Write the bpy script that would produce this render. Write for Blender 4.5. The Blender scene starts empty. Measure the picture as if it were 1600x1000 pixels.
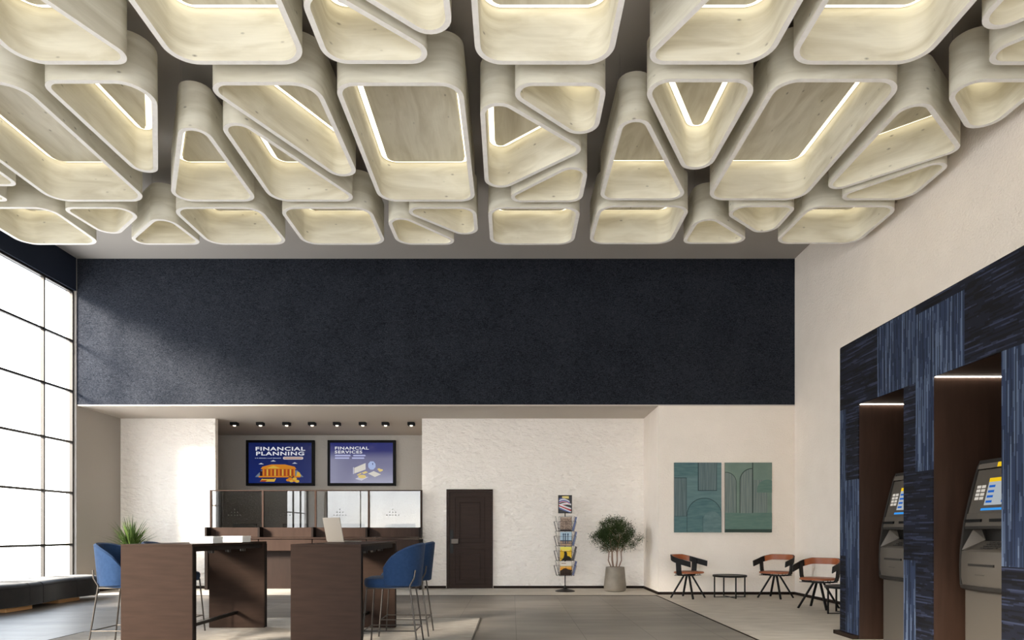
import bpy, math, random
from mathutils import Vector, Matrix
R = math.radians
PI = math.pi
random.seed(7)
SC = bpy.context.scene
COL = SC.collection

# ------------------------------------------------------------------ materials
def newmat(name):
    m = bpy.data.materials.new(name); m.use_nodes = True
    nt = m.node_tree; nt.nodes.clear()
    out = nt.nodes.new('ShaderNodeOutputMaterial')
    return m, nt, out

def pbr(name, col, rough=.5, metal=0., bump=None, var=None, spec=.5, sheen=0, coat=0, emit=None, es=0):
    """bump=(scale, strength, dist, stretch)  var=(scale, colour2, stretch)"""
    m, nt, out = newmat(name)
    b = nt.nodes.new('ShaderNodeBsdfPrincipled')
    b.inputs['Base Color'].default_value = (*col, 1)
    b.inputs['Roughness'].default_value = rough
    b.inputs['Metallic'].default_value = metal
    b.inputs['Specular IOR Level'].default_value = spec
    b.inputs['Sheen Weight'].default_value = sheen
    b.inputs['Coat Weight'].default_value = coat
    if emit:
        b.inputs['Emission Color'].default_value = (*emit, 1)
        b.inputs['Emission Strength'].default_value = es
    nt.links.new(b.outputs[0], out.inputs[0])
    tc = None
    if bump or var:
        tc = nt.nodes.new('ShaderNodeTexCoord')
    if var:
        mp = nt.nodes.new('ShaderNodeMapping'); mp.inputs['Scale'].default_value = var[2]
        n = nt.nodes.new('ShaderNodeTexNoise'); n.inputs['Scale'].default_value = var[0]
        n.inputs['Detail'].default_value = 6
        rp = nt.nodes.new('ShaderNodeValToRGB')
        rp.color_ramp.elements[0].position = .3; rp.color_ramp.elements[1].position = .7
        rp.color_ramp.elements[0].color = (*col, 1); rp.color_ramp.elements[1].color = (*var[1], 1)
        nt.links.new(tc.outputs['Object'], mp.inputs[0]); nt.links.new(mp.outputs[0], n.inputs[0])
        nt.links.new(n.outputs['Fac'], rp.inputs[0]); nt.links.new(rp.outputs[0], b.inputs['Base Color'])
    if bump:
        mp = nt.nodes.new('ShaderNodeMapping'); mp.inputs['Scale'].default_value = bump[3]
        n = nt.nodes.new('ShaderNodeTexNoise'); n.inputs['Scale'].default_value = bump[0]
        n.inputs['Detail'].default_value = 5
        bp = nt.nodes.new('ShaderNodeBump'); bp.inputs['Strength'].default_value = bump[1]
        bp.inputs['Distance'].default_value = bump[2]
        nt.links.new(tc.outputs['Object'], mp.inputs[0]); nt.links.new(mp.outputs[0], n.inputs[0])
        nt.links.new(n.outputs['Fac'], bp.inputs['Height']); nt.links.new(bp.outputs[0], b.inputs['Normal'])
    return m

def emat(name, col, s):
    m, nt, out = newmat(name)
    e = nt.nodes.new('ShaderNodeEmission'); e.inputs[0].default_value = (*col, 1); e.inputs[1].default_value = s
    nt.links.new(e.outputs[0], out.inputs[0]); return m

def glassmat(name, refl=.1, tint=(1, 1, 1), fres=True):
    m, nt, out = newmat(name)
    t = nt.nodes.new('ShaderNodeBsdfTransparent'); t.inputs[0].default_value = (*tint, 1)
    g = nt.nodes.new('ShaderNodeBsdfGlossy'); g.inputs['Roughness'].default_value = 0.0
    mx = nt.nodes.new('ShaderNodeMixShader')
    if fres:
        f = nt.nodes.new('ShaderNodeFresnel'); f.inputs[0].default_value = 1.45
        nt.links.new(f.outputs[0], mx.inputs[0])
    else:
        mx.inputs[0].default_value = refl
    nt.links.new(t.outputs[0], mx.inputs[1]); nt.links.new(g.outputs[0], mx.inputs[2])
    nt.links.new(mx.outputs[0], out.inputs[0]); return m

def palewood(name, base, dark, scale=(1.0, 4.2)):
    """pale knotty veneer, grain along U"""
    m, nt, out = newmat(name); N = nt.nodes.new; L = nt.links.new
    b = N('ShaderNodeBsdfPrincipled'); b.inputs['Roughness'].default_value = .62
    b.inputs['Specular IOR Level'].default_value = .25
    uv = N('ShaderNodeUVMap'); oi = N('ShaderNodeObjectInfo')
    mp = N('ShaderNodeMapping'); mp.inputs['Scale'].default_value = (scale[0], scale[1], 1)
    ad = N('ShaderNodeVectorMath'); ad.operation = 'ADD'
    ml = N('ShaderNodeMath'); ml.operation = 'MULTIPLY'; ml.inputs[1].default_value = 37.
    L(oi.outputs['Random'], ml.inputs[0]); L(uv.outputs[0], mp.inputs[0])
    L(mp.outputs[0], ad.inputs[0]); L(ml.outputs[0], ad.inputs[1])
    n = N('ShaderNodeTexNoise'); n.inputs['Scale'].default_value = 1.4; n.inputs['Detail'].default_value = 5
    n.inputs['Distortion'].default_value = .9
    L(ad.outputs[0], n.inputs[0])
    rp = N('ShaderNodeValToRGB'); e = rp.color_ramp.elements
    e[0].position = .28; e[0].color = (*dark, 1); e[1].position = .62; e[1].color = (*base, 1)
    L(n.outputs['Fac'], rp.inputs[0])
    # fine grain
    mp2 = N('ShaderNodeMapping'); mp2.inputs['Scale'].default_value = (2.5, 60, 1); L(uv.outputs[0], mp2.inputs[0])
    n2 = N('ShaderNodeTexNoise'); n2.inputs['Scale'].default_value = 1.; n2.inputs['Detail'].default_value = 3
    L(mp2.outputs[0], n2.inputs[0])
    r2 = N('ShaderNodeMapRange'); r2.inputs[1].default_value = .3; r2.inputs[2].default_value = .7
    r2.inputs[3].default_value = .965; r2.inputs[4].default_value = 1.015
    L(n2.outputs['Fac'], r2.inputs[0])
    # knots
    mp3 = N('ShaderNodeMapping'); mp3.inputs['Scale'].default_value = (1.7, 3.4, 1); L(uv.outputs[0], mp3.inputs[0])
    ad3 = N('ShaderNodeVectorMath'); ad3.operation = 'ADD'; L(mp3.outputs[0], ad3.inputs[0]); L(ml.outputs[0], ad3.inputs[1])
    v = N('ShaderNodeTexVoronoi'); v.inputs['Scale'].default_value = 2.1; v.inputs['Randomness'].default_value = 1
    L(ad3.outputs[0], v.inputs['Vector'])
    r3 = N('ShaderNodeMapRange'); r3.inputs[1].default_value = .02; r3.inputs[2].default_value = .10
    r3.inputs[3].default_value = .42; r3.inputs[4].default_value = 1.
    L(v.outputs['Distance'], r3.inputs[0])
    mu = N('ShaderNodeMath'); mu.operation = 'MULTIPLY'; L(r2.outputs[0], mu.inputs[0]); L(r3.outputs[0], mu.inputs[1])
    vm = N('ShaderNodeVectorMath'); vm.operation = 'SCALE'; L(rp.outputs[0], vm.inputs[0]); L(mu.outputs[0], vm.inputs['Scale'])
    L(vm.outputs[0], b.inputs['Base Color']); L(b.outputs[0], out.inputs[0])
    return m

def streaks(name, base, lite, vertical, thr=.56, dark=None):
    """woven-look streaked fabric; object coordinates, streaks along Z or along Y"""
    m, nt, out = newmat(name); N = nt.nodes.new; L = nt.links.new
    b = N('ShaderNodeBsdfPrincipled'); b.inputs['Roughness'].default_value = .8
    b.inputs['Specular IOR Level'].default_value = .2
    tc = N('ShaderNodeTexCoord')
    mp = N('ShaderNodeMapping'); mp.inputs['Scale'].default_value = (75, 75, 1.6) if vertical else (3.2, 3.2, 75)
    L(tc.outputs['Object'], mp.inputs[0])
    # snap to a grid for the pixelated weave
    sn = N('ShaderNodeVectorMath'); sn.operation = 'SNAP'
    sn.inputs[1].default_value = (1, 1, .05) if vertical else (.06, .06, 1)
    L(mp.outputs[0], sn.inputs[0])
    n = N('ShaderNodeTexNoise'); n.inputs['Scale'].default_value = .77; n.inputs['Detail'].default_value = 2
    L(sn.outputs[0], n.inputs[0])
    rp = N('ShaderNodeValToRGB'); rp.color_ramp.interpolation = 'CONSTANT'
    e = rp.color_ramp.elements; e[0].color = (*(dark or [c * .55 for c in base]), 1); e[1].position = .44; e[1].color = (*base, 1)
    x = e.new(thr); x.color = (*[(a + c) / 2 for a, c in zip(base, lite)], 1)
    x = e.new(thr + .06); x.color = (*lite, 1)
    L(n.outputs['Fac'], rp.inputs[0]); L(rp.outputs[0], b.inputs['Base Color']); L(b.outputs[0], out.inputs[0])
    return m

def tilemat(name):
    m, nt, out = newmat(name); N = nt.nodes.new; L = nt.links.new
    b = N('ShaderNodeBsdfPrincipled'); b.inputs['Roughness'].default_value = .46; b.inputs['Specular IOR Level'].default_value = .3
    tc = N('ShaderNodeTexCoord')
    mp = N('ShaderNodeMapping'); mp.inputs['Location'].default_value = (-.05 + .78 * 30, .35, 0)
    L(tc.outputs['Object'], mp.inputs[0])
    br = N('ShaderNodeTexBrick'); br.offset = 0; br.inputs['Scale'].default_value = 1
    br.inputs['Brick Width'].default_value = .78; br.inputs['Row Height'].default_value = 1.56
    br.inputs['Mortar Size'].default_value = .0035; br.inputs['Mortar Smooth'].default_value = .1
    br.inputs['Color1'].default_value = (.185, .165, .145, 1); br.inputs['Color2'].default_value = (.215, .19, .165, 1)
    br.inputs['Mortar'].default_value = (.09, .08, .07, 1)
    L(mp.outputs[0], br.inputs['Vector'])
    m2 = N('ShaderNodeMapping'); m2.inputs['Scale'].default_value = (.7, 3.0, 1); L(tc.outputs['Object'], m2.inputs[0])
    n = N('ShaderNodeTexNoise'); n.inputs['Scale'].default_value = 1.1; n.inputs['Detail'].default_value = 7
    L(m2.outputs[0], n.inputs[0])
    r = N('ShaderNodeMapRange'); r.inputs[1].default_value = .3; r.inputs[2].default_value = .7; r.inputs[3].default_value = .75; r.inputs[4].default_value = 1.2
    L(n.outputs['Fac'], r.inputs[0])
    vm = N('ShaderNodeVectorMath'); vm.operation = 'SCALE'; L(br.outputs['Color'], vm.inputs[0]); L(r.outputs[0], vm.inputs['Scale'])
    L(vm.outputs[0], b.inputs['Base Color'])
    bp = N('ShaderNodeBump'); bp.inputs['Strength'].default_value = .15; bp.inputs['Distance'].default_value = .004
    L(n.outputs['Fac'], bp.inputs['Height']); L(bp.outputs[0], b.inputs['Normal'])
    L(b.outputs[0], out.inputs[0]); return m

def feltmat(name, a, c):
    m, nt, out = newmat(name); N = nt.nodes.new; L = nt.links.new
    b = N('ShaderNodeBsdfPrincipled'); b.inputs['Roughness'].default_value = .95; b.inputs['Specular IOR Level'].default_value = .1
    b.inputs['Sheen Weight'].default_value = .25; b.inputs['Sheen Tint'].default_value = (.6, .7, 1, 1)
    tc = N('ShaderNodeTexCoord')
    mp = N('ShaderNodeMapping'); mp.inputs['Scale'].default_value = (1, 1, 1.6); L(tc.outputs['Object'], mp.inputs[0])
    n = N('ShaderNodeTexNoise'); n.inputs['Scale'].default_value = 19; n.inputs['Detail'].default_value = 8; n.inputs['Distortion'].default_value = 2.2
    n.inputs['Roughness'].default_value = .72
    L(mp.outputs[0], n.inputs[0])
    n2 = N('ShaderNodeTexNoise'); n2.inputs['Scale'].default_value = 1.6; n2.inputs['Detail'].default_value = 3; L(tc.outputs['Object'], n2.inputs[0])
    ad = N('ShaderNodeMath'); ad.operation = 'MULTIPLY_ADD'; ad.inputs[1].default_value = .12; L(n2.outputs['Fac'], ad.inputs[0]); L(n.outputs['Fac'], ad.inputs[2])
    rp = N('ShaderNodeValToRGB'); e = rp.color_ramp.elements
    e[0].position = .46; e[0].color = (*a, 1); e[1].position = .72; e[1].color = (*c, 1)
    L(ad.outputs[0], rp.inputs[0]); L(rp.outputs[0], b.inputs['Base Color'])
    bp = N('ShaderNodeBump'); bp.inputs['Strength'].default_value = .6; bp.inputs['Distance'].default_value = .008
    L(n.outputs['Fac'], bp.inputs['Height']); L(bp.outputs[0], b.inputs['Normal'])
    L(b.outputs[0], out.inputs[0]); return m

M = {}
one = (1, 1, 1)
M['plaster'] = pbr('plaster', (.90, .82, .735), .9, bump=(35, .6, .02, one), var=(3, (.87, .79, .705), one), spec=.15)
M['stucco'] = pbr('stucco', (.90, .845, .78), .9, bump=(8, 1., .06, (1, 1, 1.8)), var=(4, (.87, .815, .75), one), spec=.15)
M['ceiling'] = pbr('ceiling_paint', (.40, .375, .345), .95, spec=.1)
M['soffit'] = pbr('soffit_paint', (.55, .50, .45), .9, spec=.1)
M['shadedwall'] = pbr('shaded_plaster', (.36, .33, .30), .9, bump=(60, .35, .006, one), spec=.1)  # white plaster on the window side, its shade put into the base colour
M['alcove'] = pbr('shaded_alcove_plaster', (.52, .485, .44), .9, bump=(35, .6, .02, one), spec=.1)  # plaster darkened: shade of the recess put into the colour
M['navy'] = pbr('navy_paint', (.014, .02, .035), .8, spec=.2)
M['felt'] = feltmat('navy_felt', (.0035, .0045, .0068), (.038, .042, .053))
M['tile'] = tilemat('stone_tile')
M['carpet'] = pbr('light_carpet', (.60, .55, .485), .98, bump=(90, .6, .01, one), var=(2.6, (.48, .435, .38), (1, 3.5, 1)), spec=.05)
M['rug'] = pbr('rug_pile', (.42, .385, .34), .98, bump=(110, .6, .01, one), var=(5, (.31, .28, .25), (1, 2.5, 1)), spec=.05)
M['rug_edge'] = pbr('rug_binding', (.09, .075, .06), .9)
M['darktrim'] = pbr('dark_trim', (.018, .011, .008), .6, spec=.08)
M['frame'] = pbr('window_frame_metal', (.02, .016, .013), .5, .2)
M['pane'] = glassmat('window_glass', .05, (.98, .99, 1), False)
M['screen_glass'] = glassmat('counter_glass', .085, (.55, .56, .56), False)
M['panelwood'] = palewood('pale_veneer', (.745, .715, .61), (.57, .53, .42))
M['edge'] = pbr('pale_edge', (.92, .90, .87), .7, spec=.3, var=(14, (.84, .82, .79), (1, 1, 3)))
M['led'] = emat('led_strip', (1., .90, .66), 2.5)
M['cable'] = pbr('cable', (.25, .24, .22), .5)
M['brown'] = pbr('brown_laminate', (.033, .020, .015), .5, var=(3, (.025, .0155, .0115), (1, 1, 9)), spec=.04)
M['brown_d'] = pbr('dark_brown_laminate', (.012, .008, .0065), .55, spec=.08)
M['counterwood'] = pbr('counter_wood', (.040, .024, .018), .48, var=(2.4, (.031, .018, .0135), (6, 6, 1)), spec=.08)
M['lowpanel'] = pbr('counter_low_wood', (.020, .0105, .0075), .45, var=(2.4, (.015, .008, .0055), (6, 6, 1)), spec=.15)
M['niche'] = pbr('niche_walnut', (.034, .018, .012), .42, var=(2, (.022, .012, .008), (9, 9, 1)), spec=.2)
M['black'] = pbr('black_plastic', (.008, .008, .008), .5, spec=.1)
M['blackmetal'] = pbr('black_metal', (.012, .011, .010), .45, .2, spec=.25)
M['steel'] = pbr('satin_steel', (.065, .057, .05), .4, .8)
M['blue'] = pbr('blue_velvet', (.012, .030, .075), .9, sheen=.08, var=(30, (.017, .038, .090), one), spec=.08)
M['velvet'] = pbr('charcoal_velvet', (.015, .013, .012), .95, sheen=.22, var=(6, (.020, .017, .015), one), spec=.05)
M['piping'] = pbr('charcoal_piping', (.012, .01, .009), .9)
M['oak'] = pbr('bench_foot_wood', (.62, .33, .13), .45)
M['leather'] = pbr('cognac_leather', (.37, .105, .033), .42, var=(7, (.30, .08, .025), one), spec=.45)
M['blackwood'] = pbr('black_ash', (.009, .008, .008), .5, spec=.2)
M['white'] = pbr('white_card', (.86, .86, .86), .6)
M['laptop'] = pbr('laptop_shell', (.17, .155, .137), .45, .2)
M['keys'] = pbr('laptop_keys', (.05, .05, .05), .6)
M['concrete'] = pbr('concrete', (.22, .19, .15), .6, var=(7, (.165, .14, .11), one), bump=(25, .3, .004, one))
M['soil'] = pbr('soil', (.03, .02, .014), .95)
M['bark'] = pbr('pale_bark', (.30, .20, .14), .85, var=(12, (.2, .13, .09), (1, 1, .3)))
M['leaf'] = pbr('olive_leaf', (.018, .034, .010), .6, var=(9, (.05, .08, .022), one), spec=.2)
M['blade'] = pbr('grassy_leaf', (.022, .05, .010), .5, var=(8, (.10, .15, .035), one), spec=.3)
M['door'] = pbr('dark_door_wood', (.038, .023, .018), .5, var=(2, (.028, .017, .013), (1, 1, 12)), spec=.1)
M['brass'] = pbr('dark_bronze', (.05, .04, .032), .28, .7)
M['teal'] = pbr('teal_paint', (.085, .165, .175), .75, var=(3, (.135, .225, .225), (1, 1, 6)), bump=(9, .5, .006, (1, 1, 7)))
M['teal2'] = pbr('teal_dark_paint', (.055, .125, .14), .75, var=(5, (.10, .19, .19), (1, 1, 5)), bump=(9, .5, .006, (1, 1, 7)))
M['green'] = pbr('green_paint', (.135, .20, .17), .75, var=(3, (.18, .25, .21), one), bump=(9, .4, .005, one))
M['green2'] = pbr('green_dark_paint', (.085, .17, .145), .75, var=(5, (.125, .205, .17), (1, 1, 5)), bump=(9, .5, .006, (1, 1, 7)))
M['ribbed'] = pbr('combed_paint', (.12, .16, .155), .8, var=(40, (.21, .255, .235), (1.5, 1, .05)), bump=(42, .9, .01, (1.5, 1, .03)))
M['canvas'] = pbr('canvas_edge', (.30, .27, .23), .9)
M['blueL'] = streaks('blue_streaks_upright', (.018, .028, .060), (.085, .115, .178), True, .54)
M['blueD'] = streaks('blue_streaks_level', (.0055, .0065, .013), (.024, .030, .058), False, .58, (.0028, .0028, .0045))
M['atm'] = pbr('atm_grey', (.075, .065, .054), .45, spec=.35)
M['atm_d'] = pbr('atm_dark_grey', (.020, .018, .016), .42, spec=.3)
M['atm_l'] = pbr('atm_light_grey', (.12, .105, .088), .35)
M['scr_bg'] = emat('screen_pale', (.60, .66, .70), .62)
M['scr_y'] = emat('screen_yellow', (.95, .62, .02), .8)
M['scr_b'] = emat('screen_blue', (.02, .13, .55), .8)
M['scr_c'] = emat('screen_cyan', (.05, .35, .9), .8)
M['scr_w'] = emat('screen_white', (1, .93, .82), .55)
M['lamp'] = emat('downlight_lens', (1, .85, .65), 7.)
M['strip'] = emat('niche_strip', (1, .88, .74), 16.)

def screen(name, col, s=.35, c2=None):
    m, nt, out = newmat(name)
    b = nt.nodes.new('ShaderNodeBsdfPrincipled')
    b.inputs['Base Color'].default_value = (.01, .01, .012, 1); b.inputs['Roughness'].default_value = .12
    b.inputs['Emission Strength'].default_value = s
    b.inputs['Emission Color'].default_value = (*col, 1)
    if c2:
        tc = nt.nodes.new('ShaderNodeTexCoord'); sp = nt.nodes.new('ShaderNodeSeparateXYZ')
        mr = nt.nodes.new('ShaderNodeMapRange'); mr.inputs[1].default_value = c2[1]; mr.inputs[2].default_value = c2[2]
        rp = nt.nodes.new('ShaderNodeValToRGB'); rp.color_ramp.elements[0].color = (*c2[0], 1); rp.color_ramp.elements[1].color = (*col, 1)
        nt.links.new(tc.outputs['Object'], sp.inputs[0]); nt.links.new(sp.outputs[2], mr.inputs[0])
        nt.links.new(mr.outputs[0], rp.inputs[0]); nt.links.new(rp.outputs[0], b.inputs['Emission Color'])
    nt.links.new(b.outputs[0], out.inputs[0]); return m

# ------------------------------------------------------------------ mesh building
class MB:
    def __init__(s): s.v = []; s.f = []; s.m = []; s.uv = []
    def quad(s, pts, mi=0, uv=None):
        n = len(s.v); s.v += [tuple(p) for p in pts]; s.f.append(tuple(range(n, n + len(pts)))); s.m.append(mi)
        s.uv.append(uv or [(0, 0)] * len(pts)); return s
    def add(s, verts, faces, mi=0, uvs=None):
        n = len(s.v); s.v += [tuple(p) for p in verts]
        for k, f in enumerate(faces):
            s.f.append(tuple(i + n for i in f)); s.m.append(mi if isinstance(mi, int) else mi[k])
            s.uv.append(uvs[k] if uvs else [(0, 0)] * len(f))
        return s
    def box(s, x0, x1, y0, y1, z0, z1, mi=0, mat=None):
        vs = [Vector(p) for p in ((x0, y0, z0), (x1, y0, z0), (x1, y1, z0), (x0, y1, z0), (x0, y0, z1), (x1, y0, z1), (x1, y1, z1), (x0, y1, z1))]
        if mat: vs = [mat @ v for v in vs]
        fs = [(0, 3, 2, 1), (4, 5, 6, 7), (0, 1, 5, 4), (1, 2, 6, 5), (2, 3, 7, 6), (3, 0, 4, 7)]
        return s.add(vs, fs, mi)
    def bar(s, a, b, w, h=None, mi=0, up=(0, 0, 1)):
        """rectangular bar from a to b"""
        a = Vector(a); b = Vector(b); h = h or w
        d = (b - a); L = d.length; d.normalize(); u = Vector(up)
        if abs(d.dot(u)) > .98: u = Vector((1, 0, 0))
        x = d.cross(u).normalized(); z = x.cross(d).normalized()
        pts = []
        for p in (a, b):
            for i, j in ((-1, -1), (1, -1), (1, 1), (-1, 1)):
                pts.append(p + x * (i * w / 2) + z * (j * h / 2))
        return s.add(pts, [(3, 2, 1, 0), (4, 5, 6, 7), (0, 1, 5, 4), (1, 2, 6, 5), (2, 3, 7, 6), (3, 0, 4, 7)], mi)
    def tube(s, pts, r, n=10, mi=0, cap=True, closed=False):
        pts = [Vector(p) for p in pts]; rs = r if isinstance(r, (list, tuple)) else [r] * len(pts)
        K = len(pts); rings = []; prev = None
        for i, p in enumerate(pts):
            if closed: d = (pts[(i + 1) % K] - pts[i - 1]).normalized()
            elif i == 0: d = (pts[1] - p).normalized()
            elif i == K - 1: d = (p - pts[-2]).normalized()
            else: d = (pts[i + 1] - pts[i - 1]).normalized()
            if prev is None:
                u = Vector((0, 0, 1)) if abs(d.z) < .9 else Vector((1, 0, 0)); x = d.cross(u).normalized()
            else:
                x = (prev - d * prev.dot(d)).normalized()
            prev = x; y = d.cross(x)
            rings.append([p + (x * math.cos(2 * PI * k / n) + y * math.sin(2 * PI * k / n)) * rs[i] for k in range(n)])
        vs = [q for rg in rings for q in rg]; fs = []
        for i in range(K if closed else K - 1):
            j = (i + 1) % K
            for k in range(n):
                fs.append((i * n + k, i * n + (k + 1) % n, j * n + (k + 1) % n, j * n + k))
        if cap and not closed:
            fs.append(tuple(reversed(range(n)))); fs.append(tuple(range((K - 1) * n, K * n)))
        return s.add(vs, fs, mi)
    def lathe(s, prof, c=(0, 0, 0), n=32, mi=0, cap=(True, True)):
        vs = []; fs = []
        for r, z in prof:
            for k in range(n):
                a = 2 * PI * k / n; vs.append((c[0] + r * math.cos(a), c[1] + r * math.sin(a), c[2] + z))
        for i in range(len(prof) - 1):
            for k in range(n):
                fs.append((i * n + k, i * n + (k + 1) % n, (i + 1) * n + (k + 1) % n, (i + 1) * n + k))
        if cap[0]: fs.append(tuple(reversed(range(n))))
        if cap[1]: fs.append(tuple(range((len(prof) - 1) * n, len(prof) * n)))
        return s.add(vs, fs, mi)
    def loft(s, rings, mi=0, cap=True):
        n = len(rings[0]); vs = [q for rg in rings for q in rg]; fs = []
        for i in range(len(rings) - 1):
            for k in range(n):
                fs.append((i * n + k, i * n + (k + 1) % n, (i + 1) * n + (k + 1) % n, (i + 1) * n + k))
        if cap:
            fs.append(tuple(reversed(range(n)))); fs.append(tuple(range((len(rings) - 1) * n, len(rings) * n)))
        return s.add(vs, fs, mi)
    def grid(s, P, mi=0):
        h = len(P); w = len(P[0]); vs = [q for r in P for q in r]; fs = []
        for i in range(h - 1):
            for k in range(w - 1):
                fs.append((i * w + k, i * w + k + 1, (i + 1) * w + k + 1, (i + 1) * w + k))
        return s.add(vs, fs, mi)
    def mesh(s, name, mats, smooth=False):
        me = bpy.data.meshes.new(name); me.from_pydata(s.v, [], s.f)
        for m in (mats if isinstance(mats, (list, tuple)) else [mats]): me.materials.append(m)
        for p, mi in zip(me.polygons, s.m): p.material_index = mi
        if any(any(c != (0, 0) for c in u) for u in s.uv):
            ul = me.uv_layers.new(name='UVMap'); k = 0
            for u in s.uv:
                for c in u: ul.data[k].uv = c; k += 1
        if smooth:
            for p in me.polygons: p.use_smooth = True
            me.set_sharp_from_angle(angle=R(38))
        me.update(); return me
    def build(s, name, mats, parent=None, smooth=False, bevel=0):
        me = s.mesh(name, mats, smooth)
        o = bpy.data.objects.new(name, me); COL.objects.link(o)
        if parent: o.parent = parent
        if bevel:
            b = o.modifiers.new('bevel', 'BEVEL'); b.width = bevel; b.segments = 2; b.limit_method = 'ANGLE'
        return o

def tag(o, label=None, cat=None, group=None, kind=None):
    if label: o['label'] = label
    if cat: o['category'] = cat
    if group: o['group'] = group
    if kind: o['kind'] = kind
    return o
def thing(name, label, cat, loc=(0, 0, 0), rz=0, group=None):
    o = bpy.data.objects.new(name, None); COL.objects.link(o); o.empty_display_size = .1
    o.location = loc; o.rotation_euler = (0, 0, rz); return tag(o, label, cat, group)
def struct(o): o['kind'] = 'structure'; return o
def copy_tree(o, parent=None):
    c = o.copy(); COL.objects.link(c); c.parent = parent
    for ch in [x for x in bpy.data.objects if x.parent == o]: copy_tree(ch, c)
    return c
def textmesh(txt, size, name, mat, parent, loc, rot=(PI / 2, 0, 0), sx=1, bold=0, align='LEFT'):
    cu = bpy.data.curves.new(name, 'FONT'); cu.body = txt; cu.size = size; cu.extrude = .0006; cu.offset = bold; cu.align_x = align; cu.space_character = 1.12
    cu.resolution_u = 3
    t = bpy.data.objects.new('tmp', cu); COL.objects.link(t)
    bpy.context.view_layer.update()
    me = bpy.data.meshes.new_from_object(t); bpy.data.objects.remove(t)
    for v in me.vertices: v.co.x *= sx
    me.materials.clear(); me.materials.append(mat)
    o = bpy.data.objects.new(name, me); COL.objects.link(o); o.parent = parent; o.location = loc; o.rotation_euler = rot
    return o

# ------------------------------------------------------------------ room
XL, XR, YF, YB, YR, ZC, ZS = -8.285, 5.385, 13.0, 14.45, -1.5, 6.402, 3.612
def sbox(name, b, mat): return struct(MB().box(*b).build(name, M[mat]))
sbox('floor', (XL - .2, XR + .2, YR - .2, 17.1, -.12, 0), 'tile')
f = MB(); f.box(XL, XR, 12.87, 16.99, .0005, .006); f.box(2.73, XR, YR, 12.87, .0005, .006)
struct(f.build('floor_carpet', M['carpet']))
f = MB(); f.box(2.712, 2.73, YR, 12.87, .0005, .008); f.box(XL, 2.73, 12.862, 12.87, .0005, .007)
struct(f.build('trim_1', M['darktrim']))
sbox('ceiling', (XL - .2, XR + .2, YR - .2, YF, ZC, ZC + .15), 'ceiling')
# back: felt wall above, soffit, plaster below
sbox('wall_felt', (XL, XR, YF, YF + .2, ZS + .010, ZC), 'felt')
sbox('trim_2', (XL, XR, YF - .002, YF + .21, ZS, ZS + .010), 'soffit')
sbox('ceiling_alcove', (XL, XR, YF + .004, 17.1, ZS - .012, ZS), 'soffit')
w = MB(); w.box(XL, -6.28, YB, YB + .13, 0, ZS - .012); w.box(-1.905, 2.79, YB, YB + .13, 0, ZS - .012)
struct(w.build('wall_back', M['stucco']))
sbox('wall_alcove', (XL, -.9, 16.95, 17.1, 0, ZS - .012), 'alcove')
sbox('wall_alcove_right', (-.95, -.85, YB + .13, 16.95, 0, ZS - .012), 'plaster')
w = MB(); w.box(2.79, 2.93, YF, YB + .13, 0, ZS - .012); w.box(2.93, XR, YF, YF + .12, 0, ZS - .012)
struct(w.build('wall_front_right', M['plaster']))
sbox('wall_right', (XR, XR + .2, YR, YF + .3, 0, ZC), 'plaster')
# left side
sbox('wall_left_back', (XL - .2, XL, YF - .02, 17.1, 0, ZC), 'shadedwall')
sbox('wall_left_upper', (XL - .2, XL, YR, YF - .02, 5.78, ZC), 'navy')
sbox('wall_left_pier', (XL - .2, XL, 3.45, 9.05, 0, 5.78), 'shadedwall')
sbox('wall_left_sun_block', (XL - .2, XL, .75, 3.45, 4.84, 5.78), 'shadedwall')  # unseen piece added to keep low sun off the back corner
sbox('wall_left_near', (XL - .2, XL, YR, .75, 0, 5.78), 'plaster')
w = MB(); w.box(XL - .2, XL, 9.05, YF - .02, 0, .08); w.box(XL - .2, XL, .75, 3.45, 0, .08)
struct(w.build('wall_left_sill', M['navy']))
# rear wall (behind the viewer) with a wide window put in for fill light
w = MB(); w.box(XL - .2, XR + .2, YR - .2, YR, 0, .35); w.box(XL - .2, XR + .2, YR - .2, YR, 4.1, ZC)
w.box(XL - .2, -8.2, YR - .2, YR, .35, 4.1); w.box(3.6, XR + .2, YR - .2, YR, .35, 4.1)
struct(w.build('wall_rear', M['plaster']))

def window(name, ys, zs, x=XL, axis='y', t=.038):
    """mullioned window in the plane x=const (or y=const)"""
    fr = MB(); gl = MB()
    def bx(mb, a0, a1, d0, d1, z0, z1):
        if axis == 'y': mb.box(x + d0, x + d1, a0, a1, z0, z1)
        else: mb.box(a0, a1, x + d0, x + d1, z0, z1)
    for y in ys: bx(fr, y - t / 2, y + t / 2, -.10, -.04, zs[0], zs[-1])
    for z in zs: bx(fr, ys[0], ys[-1], -.098, -.042, z - t / 2, z + t / 2)
    bx(gl, ys[0], ys[-1], -.075, -.069, zs[0], zs[-1])
    root = struct(bpy.data.objects.new(name, None)); COL.objects.link(root)
    fr.build('window_frame', M['frame'], root); gl.build('window_pane', M['pane'], root)
zs = [.1, .961, 1.94, 2.90, 3.865, 4.82, 5.76]
window('window_1', [9.08, 9.95, 11.05, 12.16, 12.95], zs)
window('window_2', [.77, 1.65, 2.55, 3.43], zs[:-1])
window('window_fill', [-8.18, -6.7, -1.5, 3.58], [.37, 4.08], YR, 'x')
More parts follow.
